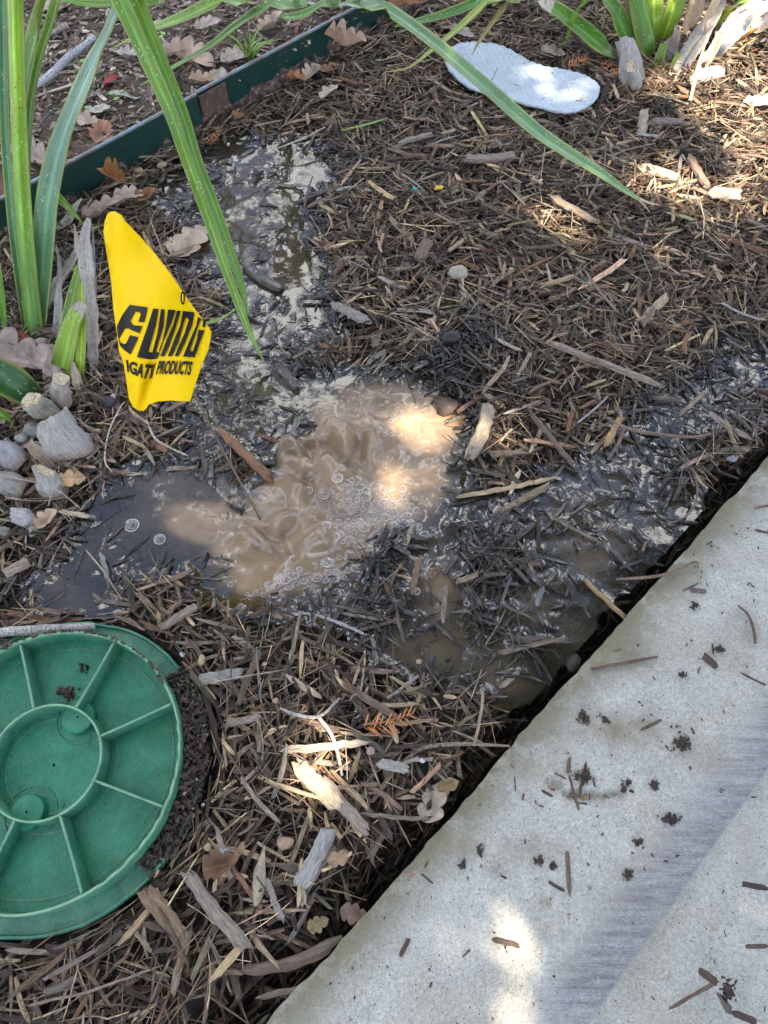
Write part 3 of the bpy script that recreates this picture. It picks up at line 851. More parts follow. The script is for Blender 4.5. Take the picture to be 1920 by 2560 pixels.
def build_water():
    st = .0019
    x0, x1, y0, y1 = -.66, .72, .08, 1.22
    xs = np.arange(x0, x1, st); ys = np.arange(y0, y1, st)
    X, Y = np.meshgrid(xs, ys, indexing='ij')
    W = wetm(X, Y)
    top = np.full(X.shape, -1.)
    A = np.vstack(RAST)
    ix = ((A[:, 0] - x0) / st + .5).astype(int); iy = ((A[:, 1] - y0) / st + .5).astype(int)
    ok = (ix >= 0) & (ix < len(xs)) & (iy >= 0) & (iy < len(ys))
    np.maximum.at(top, (ix[ok], iy[ok]), A[ok, 2])
    out = (top > .0005).astype(float)
    big = np.clip(blur(out, 1.0) * 1.3 - .25, 0, 1)
    men = np.clip(blur(big, 1.8) * 1.5, 0, 1) * .0026 + np.clip(blur(big, 3.2) * 1.2, 0, 1) * .0012
    # film hugging just-submerged bits
    sub = ((top > -.0025) & (top <= .0005)).astype(float)
    men += blur(sub, 3.) * .0010
    T = np.clip(blobs(X, Y, TURB), 0, 1.2)
    calm = np.exp(-((X - at(1085, 1075)[0]) ** 2 + (Y - at(1085, 1075)[1]) ** 2) / .05 ** 2)
    wx = .010 * fbm(X, Y, .03, 2, 61); wy = .010 * fbm(X, Y, .03, 2, 62)
    rip = .00018 * fbm(X + wx, Y + wy, .016, 1, 60) + .0015 * fbm(X + wx, Y + wy, .060, 2, 65)
    mudW = np.clip(blobs(X, Y, MUD), 0, 1)
    rip = rip * (.8 + .6 * mudW) * (1 - .6 * calm)
    tur = T * (.0150 * (1 - (fbm(X + wx * 1.3, Y + wy * 1.3, .036, 1, 66) * 1.9) ** 2) + .0022 * fbm(X + wx, Y + wy, .017, 1, 68) + .009 * fbm(X + wx, Y + wy, .028, 1, 67))
    tur = np.maximum(tur, -.001 * T)
    for (du, dv, hgt, sg) in [(632, 995, .026, .007), (640, 1015, .012, .012), (700, 1035, .016, .012), (735, 1035, .014, .009), (655, 1080, .015, .011), (560, 1170, .012, .009), (690, 1185, .012, .012), (735, 945, .014, .013), (620, 1125, .012, .013), (800, 965, .008, .015), (590, 1075, .006, .012), (745, 1075, .010, .010), (640, 1230, .008, .012), (850, 1130, .005, .01)]:
        q = atd(du, dv)
        aa = du * 1.7 + dv
        ex = X - q[0] + wx * 1.6 + .5 * rip; ey = Y - q[1] + wy * 1.6
        rr = np.hypot((ex * math.cos(aa) + ey * math.sin(aa)) * 1.25, (-ex * math.sin(aa) + ey * math.cos(aa)) * .72)
        tur = tur + hgt * 1.5 * np.exp(-(rr / (sg * 1.05)) ** 3.4)
    tur = blur(np.maximum(tur, 0), 1.3) + T * .0007 * fbm(X + wx, Y + wy, .009, 2, 88)
    # flow streaks
    ca, sa = math.cos(.5), math.sin(.5)
    xr = X * ca + Y * sa; yr = -X * sa + Y * ca
    rip = rip + mudW * (1 - calm) * .0005 * fbm(xr * .45 + wx, yr + wy, .010, 2, 69)
    Z = men + rip + tur - .0006
    inside = W + .10 * fbm(X, Y, .02, 2, 71) > .16
    dsl = (Y - X - EDGE_C) / R2
    inside &= (dsl > .012)
    inside &= np.hypot(X - LID[0], Y - LID[1]) > .150
    # silt
    mn = .5 * fbm(X + 2 * wx, Y + 2 * wy, .05, 3, 72)
    mud = sstep(.25, 1.15, blobs(X, Y, MUD) + mn * .6)
    mud = np.maximum(mud, .36 * sstep(.3, .9, W) * (.6 + .8 * mn))
    tb = sstep(.20, .85, W + mn * .25) * .38 + .46
    tb = np.clip(np.maximum(tb, sstep(.1, .6, mud)), 0, 1)
    Fq = grid_faces(len(xs), len(ys))
    ins = inside.ravel()
    Fq = Fq[ins[Fq].all(1)]
    used = np.zeros(X.size, bool); used[Fq.ravel()] = True
    idx = np.cumsum(used) - 1
    V = np.stack([X, Y, Z], -1).reshape(-1, 3)[used]
    Fq = idx[Fq][:, ::-1]
    o = obj_np('muddy_water', V, Fq=Fq, mats=M['water'], smooth=True, attrs={'mud': mud.ravel()[used], 'turbid': tb.ravel()[used]})
    tag(o, kind='structure')
    return (xs, ys, Z)
WXS, WYS, WZ = build_water()
def water_z(x, y):
    i = int(np.clip((x - WXS[0]) / (WXS[1] - WXS[0]), 0, len(WXS) - 1)); j = int(np.clip((y - WYS[0]) / (WYS[1] - WYS[0]), 0, len(WYS) - 1))
    return float(WZ[i, j])

# ------------------------------------------------------------------ bubbles and foam
def sphere_arr(seg=14, rings=8, lo=-.25):
    """dome, radius 1, slightly below the waterline"""
    th = np.linspace(math.asin(lo), math.pi / 2 - .001, rings)
    ph = np.linspace(0, 2 * np.pi, seg, endpoint=False)
    V = np.stack([np.outer(np.cos(th), np.cos(ph)), np.outer(np.cos(th), np.sin(ph)), np.outer(np.sin(th), np.ones(seg))], -1).reshape(-1, 3)
    return V, grid_faces(rings, seg, True)
DOME = sphere_arr()
def bubble_arr():
    V, F_ = DOME
    a = np.linspace(0, 2 * np.pi, 14, endpoint=False); b = np.linspace(0, 2 * np.pi, 4, endpoint=False)
    T = np.stack([np.outer(np.cos(a), 1 + .065 * np.cos(b)), np.outer(np.sin(a), 1 + .065 * np.cos(b)), .065 * np.outer(np.ones(14), np.sin(b)) + .06], -1).reshape(-1, 3)
    i, j = np.meshgrid(np.arange(14), np.arange(4), indexing='ij')
    G = np.stack([i * 4 + j, i * 4 + (j + 1) % 4, ((i + 1) % 14) * 4 + (j + 1) % 4, ((i + 1) % 14) * 4 + j], -1).reshape(-1, 4)[:, ::-1]
    return np.vstack([V, T]), np.vstack([F_, G + len(V)]), np.r_[np.zeros(len(F_), int), np.ones(len(G), int)]
BUB = bubble_arr()
dome_me = mesh_np('water_bubble', BUB[0], Fq=BUB[1], mats=[M['bubble'], M['froth']], smooth=True, midx=BUB[2])
BIG = [(285, 1135, 15), (345, 1165, 12), (610, 1255, 12), (625, 1268, 11), (595, 1270, 9), (580, 1262, 8), (640, 1250, 8), (710, 1218, 12), (725, 1235, 9), (885, 1135, 13), (895, 1140, 9), (1105, 1068, 7), (487, 1250, 7), (497, 1262, 6), (650, 1330, 9), (620, 1340, 8), (520, 1310, 7), (900, 1278, 8), (850, 905, 5), (868, 905, 5), (845, 915, 5), (862, 940, 6), (905, 1430, 6), (700, 1300, 6), (735, 1250, 6), (575, 1225, 6)]
for i, (u, v, rp) in enumerate(BIG):
    q = atd(u, v)
    o = bpy.data.objects.new('water_bubble', dome_me); link(o)
    s = rp * k_ * mscale(u * k_, v * k_)
    o.location = (q[0], q[1], max(water_z(q[0], q[1]), -.002)); o.scale = (s, s, s * .8)
    if i == 0: tag(o, 'single clear bubble floating alone at the far left of the muddy water', 'bubble', 'clear bubbles floating on the muddy water')
    else:
        where = ('near the far left tip of the brown water' if u < 400 else 'at the lower left shore of the brown water' if u < 540 else 'below the brown water by the soaked shreds' if v > 1290 else
                 'in the cluster at the bottom of the brown water' if u < 660 else 'right of the bottom bubble cluster' if u < 800 else 'beside the sunlit end of the brown water' if v < 1000 else 'on the right side past the froth')
        tag(o, ('large' if rp > 10 else 'medium' if rp > 7 else 'small') + ' clear bubble ' + where, 'bubble', 'clear bubbles floating on the muddy water')
def build_foam():
    r = np.random.default_rng(5)
    pts = []
    areas = [(790, 1105, 62, 36, 420), (840, 1095, 40, 22, 160), (640, 1255, 38, 16, 45), (740, 1230, 25, 25, 22), (760, 1150, 30, 40, 60), (700, 1250, 45, 30, 18), (560, 1280, 30, 18, 10), (860, 1140, 30, 25, 26), (860, 900, 50, 40, 7), (820, 960, 50, 40, 6)]
    for cu, cv, su, sv, n in areas:
        for _ in range(n * 3):
            u = cu + r.normal(0, su * .55); v = cv + r.normal(0, sv * .55)
            q = atd(u, v); rad = float(np.clip(r.lognormal(math.log(.0026), .45), .0012, .0062))
            if all((q[0] - a[0]) ** 2 + (q[1] - a[1]) ** 2 > (.66 * (rad + a[2])) ** 2 for a in pts):
                pts.append((q[0], q[1], rad)); n -= 1
                if n <= 0: break
    V = []; Fq = []
    for x, y, rad in pts:
        Fq.append(BUB[1] + len(V) * len(BUB[0]))
        V.append(BUB[0] * np.array([rad, rad, rad * .9]) + np.array([x, y, water_z(x, y)]))
    o = obj_np('foam', np.vstack(V), Fq=np.vstack(Fq), mats=[M['bubble'], M['froth']], smooth=True, midx=np.tile(BUB[2], len(pts)))
    tag(o, 'froth of small clear bubbles on the churning brown water', 'foam', None, 'stuff')
build_foam()

# ------------------------------------------------------------------ steel edging
def strip_mesh(name, t0, t1, off, z0, z1, th, mat, parent, rust=0., amp=.0025):
    n = max(2, int((t1 - t0) / .01)); t = np.linspace(t0, t1, n)
    wv = amp * fbm(t, t * 0, .35, 2, 40) + off
    dx = np.stack([t / R2, t / R2], -1)
    nrm = np.array([-1, 1]) / R2
    base = np.array([-EDG_C / 2, EDG_C / 2])
    zs = np.array([z0, z1])
    P = []
    for (o_, z_) in ((0, z0), (0, (z0 + z1) / 2), (0, z1), (th, z1), (th, z0)):
        xy = base + dx + nrm * (wv + o_)[:, None]
        P.append(np.c_[xy, np.full(n, z_)])
    V = np.stack(P, 1).reshape(-1, 3)
    Fq = grid_faces(n, 5, True)
    a = np.zeros(len(V)) + rust
    m = obj_np(name, V, Fq=Fq, mats=mat, attrs={'rust': a}, parent=parent)
    return m
def build_edging():
    root = empty('landscape_edging', (0, 0, 0), 'dark green painted steel edging strip with rust patches between bed and bare soil', 'edging')
    tj = None
    q = at(497, 240, .06); tj = (q[0] + q[1]) / R2
    a = strip_mesh('steel_strip', -.2, tj, 0, -.03, .058, .003, M['steel'], root, .10)
    b = strip_mesh('steel_strip', tj - .02, 2.2, .0045, -.03, .057, .003, M['steel'], root, .20)
    strip_mesh('rolled_lip', -.2, tj, -.0008, .0585, .0615, .0045, M['lip'], root)
    strip_mesh('rolled_lip', tj + .001, 2.2, .0040, .0575, .0605, .0045, M['lip'], root)
    c = strip_mesh('joint_plate', tj + .002, tj + .055, -.003, .022, .056, .0035, M['rust'], root)
    c['label'] = 'rusty brown overlap plate'
build_edging()

# ------------------------------------------------------------------ valve box lid (upside down)
def ring_arr(ri, ro, z0, z1, seg=160, wob=0., seed=0, bev=.0008):
    """closed ring wall with bevelled top"""
    ph = np.linspace(0, 2 * np.pi, seg, endpoint=False)
    prof = [(ri, z0), (ri + .0006, z1 - bev), (ri + bev + .0003, z1), (ro - bev - .0003, z1), (ro - .0003, z1 - bev), (ro + .0004, z0)]
    w_ = wob * fbm(np.cos(ph) * .5, np.sin(ph) * .5, .05, 3, seed)
    V = np.stack([np.stack([(r_ + w_) * np.cos(ph), (r_ + w_) * np.sin(ph), np.full(seg, z_) + (w_ if z_ > (z0 + z1) / 2 else 0)], -1) for r_, z_ in prof], 1).reshape(-1, 3)
    f = grid_faces(seg, 6, True)
    j = np.arange(6); last = np.stack([(seg - 1) * 6 + j, (seg - 1) * 6 + (j + 1) % 6, (j + 1) % 6, j], -1)
    return V, np.vstack([f, last])
def build_lid():
    root = empty('valve_box_lid', (LID[0], LID[1], .0), 'round green plastic irrigation valve box lid lying upside down on the mulch', 'lid')
    # disc
    def disc(name, r_, z0, z1, mat, wob=0, hole=0):
        V, Fq = ring_arr(.0005 if not hole else hole, r_, z0, z1, 160, wob, 3)
        return obj_np(name, V, Fq=Fq, mats=mat, smooth=False, parent=root)
    disc('disc', .1235, .004, .0105, M['plas'])
    f = disc('outer_flange', .1425, .0005, .0075, M['plas2'], .0011, .1236)
    # curled flange edge
    V, Fq = ring_arr(.1395, .1432, .0055, .0112, 200, .0012, 3); obj_np('flange_lip', V, Fq=Fq, mats=M['plas2'], parent=root)
    V, Fq = ring_arr(.1224, .1254, .0072, .0352, 220, .0006, 9)
    # chewed notches on the right of the wall's top
    ph = np.arctan2(V[:, 1], V[:, 0]); m = V[:, 2] > .034
    nt_ = (np.sin(ph * 46) > .1) & (ph > -1.0) & (ph < .35)
    V[m & nt_, 2] -= .0028
    rw = obj_np('rim_wall', V, Fq=Fq, mats=M['plas2'], parent=root)
    V, Fq = ring_arr(.0502, .0530, .0107, .0335, 110); obj_np('hub_ring', V, Fq=Fq, mats=M['plas2'], parent=root, smooth=False)
    # ribs
    jr = [((180, 660), (130, 320)), ((425, 630), (665, 265)), ((585, 800), (1000, 620)), ((545, 1070), (940, 1215)), ((340, 1290), (485, 1745)), ((80, 1315), (0, 1480))]
    angs = []
    for a, b in jr:
        A = at(a[0] * .422, a[1] * .422 + 1500, .032)[:2] - LID; B = at(b[0] * .422, b[1] * .422 + 1500, .032)[:2] - LID
        if b[0] > 0: angs.append(math.atan2(B[1], B[0]))
        else: angs.append(math.atan2(A[1], A[0]))
    angs = sorted(angs)
    print('rib angles', [round(math.degrees(a)) for a in angs])
    angs += [math.radians(a) for a in (155, 198) ]
    for a in angs:
        n = 10
        r_ = np.linspace(.0530, .1216, n)
        P = []
        for k, rr in enumerate(r_):
            zt = .0325 + .0012 * math.sin(k / (n - 1) * math.pi) * -1
            wt, wb = .0011, .0016
            for (y_, z_) in ((-wb, .0107), (-wt, zt - .0006), (-wt * .4, zt), (wt * .4, zt), (wt, zt - .0006), (wb, .0107)):
                P.append((rr * math.cos(a) - y_ * math.sin(a), rr * math.sin(a) + y_ * math.cos(a), z_))
        obj_np('rib', np.array(P), Fq=grid_faces(n, 6, True), mats=M['plas2'], parent=root)
    # half-round bosses either side of the hub wall and moulded circles
    def cyl(name, cx, cy, ro, z0, z1, mat, seg=48, ri=.0002):
        V, Fq = ring_arr(ri, ro, z0, z1, seg); V[:, 0] += cx; V[:, 1] += cy
        return obj_np(name, V, Fq=Fq, mats=mat, parent=root, smooth=False)
    for (cu, cv) in ((455, 690), (150, 1255)):
        q = at(cu * .422, cv * .422 + 1500, .022)[:2] - LID
        cyl('finger_boss', q[0], q[1], .0155, .0107, .0200, M['plas'])
        cyl('boss_edge', q[0], q[1], .0240, .0106, .0116, M['plas'], ri=.0232)
    for (cu, cv) in ((325, 770), (140, 1125), (555, 850), (780, 370), (975, 580), (885, 1310), (615, 1650), (45, 1740), (340, 1215)):
        q = at(cu * .422, cv * .422 + 1500, .011)[:2] - LID
        cyl('ejector_mark', q[0], q[1], .0052, .0104, .0111, M['plas'], ri=.0047, seg=24)
    V, Fq = ring_arr(.0600, .0606, .0104, .0112, 90); obj_np('mould_line', V, Fq=Fq, mats=M['plas2'], parent=root)
    V, Fq = ring_arr(.0435, .0440, .0104, .0112, 90); obj_np('mould_line', V, Fq=Fq, mats=M['plas2'], parent=root)
    V, Fq = ring_arr(.1130, .1136, .0104, .0112, 140); obj_np('mould_line', V, Fq=Fq, mats=M['plas2'], parent=root)
    return root
build_lid()
def build_lid_dirt():
    r = np.random.default_rng(77)
    n = 1500
    a = r.uniform(-.72, .72, n); rr = r.uniform(.1255, .146, n)
    z = r.uniform(.004, .0135, n) + .012 * np.exp(-((a - .1) / .45) ** 2) * (1 - (rr - .1255) / .022)
    n2 = 60
    q = [at((400 + r.normal(0, 22)) * .422, (550 + r.normal(0, 16)) * .422 + 1500, .012) for _ in range(n2)]
    q += [at((490 + r.normal(0, 14)) * .422, (410 + r.normal(0, 16)) * .422 + 1500, .012) for _ in range(12)]
    # rim crumbs
    a3 = r.uniform(.6, 2.4, 130); q3 = np.c_[LID[0] + r.normal(.1245, .0018, 130) * np.cos(a3), LID[1] + .1245 * np.sin(a3), np.full(130, .0366)]
    C = np.vstack([np.c_[LID[0] + rr * np.cos(a), LID[1] + rr * np.sin(a), z], np.array(q), q3])
    n = len(C)
    L = np.clip(r.lognormal(math.log(.0038), .5, n), .0012, .016); W = L * r.uniform(.3, .8, n); W = np.minimum(W, .004)
    L[-202:] *= .6
    c = np.array([.040, .024, .016]) * r.uniform(.4, 2.2, (n, 1))
    pal = r.uniform(0, 1, n) < .04; c[pal] = (.35, .27, .17)
    V, Fq, Ft, uv, cc, ww = chip_arrays(C, r.uniform(0, 6.28, n), r.normal(0, .4, n), L, W, W * .8, c, np.full(n, .25), 3, 4, seed=8)
    o = obj_np('soil_clumps', V, Fq=Fq, mats=M['wood'], uv=uv, attrs={'col': cc, 'wet': ww})
    tag(o, 'dark crumbly soil packed on the right side of the lid flange', 'soil', None, 'stuff')
build_lid_dirt()

# ------------------------------------------------------------------ strap leaves
DG = (.045, .155, .030); BG = (.10, .235, .125); LG = (.22, .40, .035); YG = (.36, .48, .03); PG = (.17, .30, .10)
def blade(name, pts, parent, cols, fold=.35, n=60, m=9, th=.0009, face=None, edge=(.40, .46, .12), mat=None, up=None, ragged=0., arch=0., rib=True):
    """pts: (u, v, z, width_px) with u,v in photo pixels -> real leaf with folded section"""
    P = []
    for q in pts:
        if len(q) == 5: P.append([*q[:3], q[3]])          # world point flagged by 5th item
        else:
            u, v, z, wp = q
            P.append([*at(u, v, z), wp * mscale(u, v, z)])
    P = np.array(P, float)
    C = catmull(P, n)
    pos = C[:, :3]; wd = np.maximum(C[:, 3], .0006)
    T = np.gradient(pos, axis=0); T /= np.linalg.norm(T, axis=1)[:, None]
    camp = np.array([0, 0, CAM_H])
    up = np.array(up if up is not None else (0., -.35, 1.))
    upv = np.tile(up / np.linalg.norm(up), (n, 1))
    Sd = np.cross(T, upv); Sd /= np.linalg.norm(Sd, axis=1)[:, None] + 1e-9
    N = np.cross(Sd, T)
    s = np.linspace(-1, 1, m)
    prof = fold * (np.abs(s) - .5) + arch * (1 - s * s)
    cum = np.r_[0, np.cumsum(np.linalg.norm(np.diff(pos, axis=0), axis=1))]
    rg = 1 + ragged * fbm(np.arange(n)[:, None] * .01 + 0 * s[None], 0 * s[None] + .5, .03, 3, 3)
    top = pos[:, None] + (Sd[:, None] * (s[None, :] * rg)[..., None] + N[:, None] * prof[None, :, None]) * (wd / 2)[:, None, None]
    bot = top[:, ::-1] - N[:, None] * th * np.minimum(1, wd / .006)[:, None, None]
    V = np.concatenate([top, bot], 1).reshape(-1, 3)
    k = 2 * m
    Fq = grid_faces(n, k, True)
    capA = np.array([[i, i + 1, k - 2 - i, k - 1 - i] for i in range(m - 1)]); capB = capA[:, ::-1] + (n - 1) * k
    Fq = np.vstack([Fq, capA, capB])
    uo = random.uniform(0, 40)
    uu = np.repeat(cum[:, None], k, 1) + uo
    sv = np.r_[s, s[::-1]]
    vv = (sv[None] * (wd / 2)[:, None]) + uo
    cols = np.array(cols, float)
    cc = np.stack([np.interp(np.linspace(0, 1, n), np.linspace(0, 1, len(cols)), cols[:, i]) for i in range(3)], -1)
    cc = np.repeat(cc[:, None], k, 1)
    if edge is not None:
        em = (np.abs(sv) > .93)[None, :, None]
        cc = np.where(em, np.array(edge), cc)
    if rib:
        cm = (np.abs(sv) < .08)[None, :, None]
        cc = np.where(cm, cc * 1.5 + .03, cc)
    cc = cc * (1 + .12 * fbm(uu, vv, .04, 2, 4))[..., None]
    o = obj_np(name, V, Fq=Fq, mats=mat or M['leaf'], smooth=True, uv=np.stack([uu, vv], -1).reshape(-1, 2), attrs={'col': cc.reshape(-1, 3)}, parent=parent)
    return o

def stub(name, parent, p0, p1, w0, w1, z0, z1, col, squash=.7, cut=True, sides=22, n=14, hollow=0., seed=0):
    """dead cut leaf base: barrel from the cut end p0 to the foot p1"""
    A = at(*p0, z0); B = at(*p1, z1)
    r0 = w0 / 2 * mscale(*p0, z0); r1 = w1 / 2 * mscale(*p1, z1)
    r = np.random.default_rng(seed)
    t = np.linspace(0, 1, n)
    pos = A[None] * (1 - t)[:, None] + B[None] * t[:, None]
    D = (B - A) / np.linalg.norm(B - A)
    S_ = np.cross(D, [0, -.3, 1]); S_ /= np.linalg.norm(S_); N = np.cross(S_, D)
    if N[2] < 0: N = -N
    ph = np.linspace(0, 2 * np.pi, sides, endpoint=False)
    rad = (r0 * (1 - t) + r1 * t) * (1 + .10 * np.sin(t * math.pi))
    rad[-1] *= .80
    lump = 1 + .30 * fbm(np.cos(ph)[None] + t[:, None] * 2, np.sin(ph)[None] + t[:, None], .8, 3, seed)
    V = pos[:, None] + (S_[None, None] * np.cos(ph)[None, :, None] + N[None, None] * np.sin(ph)[None, :, None] * squash) * (rad[:, None] * lump)[..., None]
    V[0] += D[None] * ((r.normal(0, .12, sides) + .35 * np.sin(ph + seed * 2.1)) * r0)[:, None]
    V += (S_[None, None] * (.22 * r1 * np.sin(t * 2.6 + seed))[:, None, None])
    uu = np.repeat((t * np.linalg.norm(B - A))[:, None], sides, 1); vv = np.tile(ph[None] * r1, (n, 1))
    cc = np.ones((n, sides, 3)) * np.array(col)
    warm = sstep(.6, 1., t)[:, None, None] * .7
    cc = cc * (1 - warm) + np.array([.30, .21, .13]) * warm
    cc = cc * (1 + .18 * fbm(uu, vv, .012, 3, seed + 3))[..., None]
    body = obj_np(name, V.reshape(-1, 3), Fq=grid_faces(n, sides, True), mats=M['sheath'], smooth=True, uv=np.stack([uu, vv], -1).reshape(-1, 2), attrs={'col': cc.reshape(-1, 3)}, parent=parent)
    if cut:
        c = V[0].mean(0) + D * r0 * .12
        mid = (V[0] * .55 + c * .45) + D * r0 * .05
        ring = V[0] * .97 + c * .03 - D * .0004
        Vc = np.vstack([ring, mid, c[None]])
        f = grid_faces(2, sides, True)
        tr = np.array([[sides + i, sides + (i + 1) % sides, 2 * sides] for i in range(sides)])
        obj_np('cut_end', Vc, Fq=f, Ft=tr, mats=M['cut'], smooth=True, parent=body)
    return body

# ---- left plant
lp = empty('strap_leaved_plant', (0, 0, 0), 'green strap-leaved plant with grey cut leaf bases left of the yellow flag', 'plant')
# folded leaf behind that rises out of the picture and hangs down beside the flag as two halves
blade('leaf', [(80, 850, 0, 24), (58, 560, .07, 26), (48, 330, .14, 30), (62, 200, .19, 40), (88, 80, .24, 56), (112, -20, .29, 62), (190, -150, .36, 60), (262, -90, .37, 52), (296, -10, .35, 44), (368, 150, .30, 38), (428, 286, .25, 33), (469, 405, .21, 30), (519, 540, .165, 28), (560, 660, .12, 25), (602, 775, .075, 20), (628, 840, .045, 13), (662, 908, .018, 3)], lp, [DG, DG, PG, LG, (.16, .33, .03), (.17, .34, .045), (.20, .38, .04), (.22, .40, .05)], fold=.45, n=110)
blade('leaf', [(82, 848, 0, 20), (66, 560, .06, 22), (70, 330, .13, 24), (90, 180, .19, 28), (125, 60, .24, 34), (165, -60, .29, 36), (240, -140, .34, 36), (310, -70, .34, 34), (342, 0, .33, 36), (405, 156, .285, 33), (458, 290, .24, 31), (493, 405, .20, 29), (540, 525, .155, 26), (580, 640, .11, 23), (606, 720, .08, 16), (620, 790, .06, 3)], lp, [DG, DG, LG, (.18, .36, .03), (.15, .32, .04), (.18, .36, .05)], fold=.45, n=100)
blade('leaf', [(90, 868, -.005, 46), (76, 760, .04, 46), (62, 600, .10, 44), (50, 420, .16, 42), (42, 220, .22, 42), (36, 0, .28, 42), (30, -200, .33, 40)], lp, [(.10, .26, .03), (.22, .42, .04), (.32, .52, .05), (.33, .53, .06)], fold=-.35, n=60, arch=.3)
blade('leaf', [(70, 850, -.005, 16), (50, 700, .05, 24), (30, 540, .10, 24), (14, 340, .16, 24), (8, 120, .22, 24), (4, -150, .30, 24)], lp, [(.08, .20, .05), (.10, .24, .09), (.10, .24, .10)], fold=.4, n=50)
blade('leaf', [(94, 862, -.005, 34), (100, 740, .04, 50), (108, 620, .085, 60), (122, 480, .14, 62), (150, 360, .185, 60), (190, 252, .23, 57), (235, 150, .27, 52), (276, 60, .31, 48), (305, -20, .34, 44), (340, -140, .37, 40)], lp, [(.10, .25, .06), (.13, .29, .12), (.19, .34, .22), (.25, .39, .29), (.22, .35, .26)], fold=.22, n=80)
blade('leaf', [(-120, 270, .05, 22), (-40, 330, .045, 26), (20, 380, .045, 28), (76, 425, .04, 27), (152, 500, .03, 20), (207, 558, .018, 3)], lp, [(.11, .26, .02), (.16, .34, .02)], fold=.5, n=50)
blade('leaf', [(-60, 520, .16, 22), (-14, 640, .11, 24), (6, 760, .05, 20), (14, 850, 0, 10)], lp, [(.14, .34, .04), (.12, .30, .04)], fold=.4, n=40)
blade('leaf', [(-160, 900, .09, 88), (-60, 925, .075, 92), (10, 945, .055, 88), (60, 975, .035, 76), (100, 1000, .005, 50)], lp, [(.06, .16, .03), (.035, .13, .03), (.03, .11, .025)], fold=-.2, n=40, arch=.5)
blade('leaf', [(-60, 1010, .04, 26), (0, 1035, .025, 26), (38, 1062, .005, 18)], lp, [(.16, .36, .03), (.20, .40, .04)], fold=-.3, n=24, arch=.3)
lf = blade('cut_leaf', [(150, 975, -.005, 44), (152, 930, .015, 58), (164, 870, .04, 56), (180, 810, .06, 46), (196, 775, .072, 42)], lp, [(.20, .36, .02), (.27, .43, .03), (.28, .44, .03)], fold=.2, n=30)
lf['label'] = 'cut leaf with a brown dried tip'
blade('dry_tip', [(193, 783, .072, 42), (202, 768, .077, 38), (208, 757, .08, 26)], lp, [(.36, .31, .24), (.4, .36, .3)], fold=.2, n=8, mat=M['sheath'], edge=None, rib=False, ragged=.3)
blade('leaf', [(196, 972, -.005, 24), (200, 900, .03, 28), (204, 820, .055, 24), (203, 720, .08, 14), (204, 705, .083, 6)], lp, [(.30, .45, .03), (.36, .48, .03), (.34, .42, .05)], fold=.3, n=30)
blade('leaf', [(152, 880, .0, 26), (168, 800, .035, 30), (184, 730, .06, 28), (198, 665, .085, 16)], lp, [(.10, .24, .02), (.17, .32, .02)], fold=.3, n=30)
DEAD = [([(236, 960, 0, 20), (232, 860, .03, 34), (222, 720, .07, 38), (214, 640, .09, 44), (212, 600, .10, 40), (222, 545, .11, 10)], (.36, .33, .29)),
        ([(140, 870, .0, 30), (146, 780, .03, 22), (148, 700, .05, 14), (148, 655, .06, 12), (140, 610, .07, 3)], (.33, .31, .28)),
        ([(105, 790, .01, 28), (140, 715, .03, 26), (185, 645, .05, 24), (196, 600, .06, 14)], (.34, .29, .23)),
        ([(185, 560, .09, 3), (196, 620, .085, 18), (215, 670, .08, 20), (232, 715, .075, 6)], (.40, .34, .27)),
        ([(125, 990, .0, 30), (118, 930, .02, 20), (122, 880, .04, 6)], (.34, .28, .23)),
        ([(228, 800, .03, 16), (236, 740, .05, 12), (234, 640, .08, 8), (232, 560, .1, 2)], (.32, .30, .27)),
        ([(205, 1000, .0, 18), (190, 940, .02, 26), (182, 905, .03, 6)], (.42, .35, .26)),
        ([(20, 1130, .012, 26), (60, 1105, .014, 30), (95, 1075, .010, 16)], (.30, .25, .2)),
        ([(70, 1105, .025, 28), (95, 1130, .022, 32), (140, 1175, .005, 22)], (.28, .21, .15))]
for q, c in DEAD:
    blade('dead_sheath', q, lp, [c, np.array(c) * 1.15, c], fold=.35, n=28, mat=M['sheath'], edge=None, rib=False, ragged=.45)
G1 = (.33, .31, .28); G2 = (.26, .24, .215)
stub('leaf_base', lp, (140, 1040), (190, 1138), 84, 112, .050, .006, G1, seed=1)
stub('leaf_base', lp, (115, 1178), (128, 1235), 50, 74, .036, .004, G1, seed=2)
stub('leaf_base', lp, (-20, 1200), (62, 1228), 52, 52, .022, .008, G2, seed=3, cut=False)
stub('leaf_base', lp, (28, 1290), (88, 1306), 36, 40, .020, .006, (.40, .37, .35), seed=4)
stub('leaf_base', lp, (-10, 1120), (60, 1165), 60, 60, .018, .006, (.33, .32, .33), seed=5, cut=False)
stub('leaf_base', lp, (150, 945), (160, 1010), 44, 52, .060, .02, (.36, .31, .26), seed=6)
stub('leaf_base', lp, (84, 1000), (118, 1035), 58, 66, .052, .02, (.40, .37, .30), seed=7, squash=.6)
stub('leaf_base', lp, (72, 1330), (92, 1325), 20, 26, .012, .006, (.42, .37, .31), seed=8)
stub('leaf_base', lp, (-10, 1325), (20, 1338), 24, 26, .010, .004, G2, seed=9, cut=False)

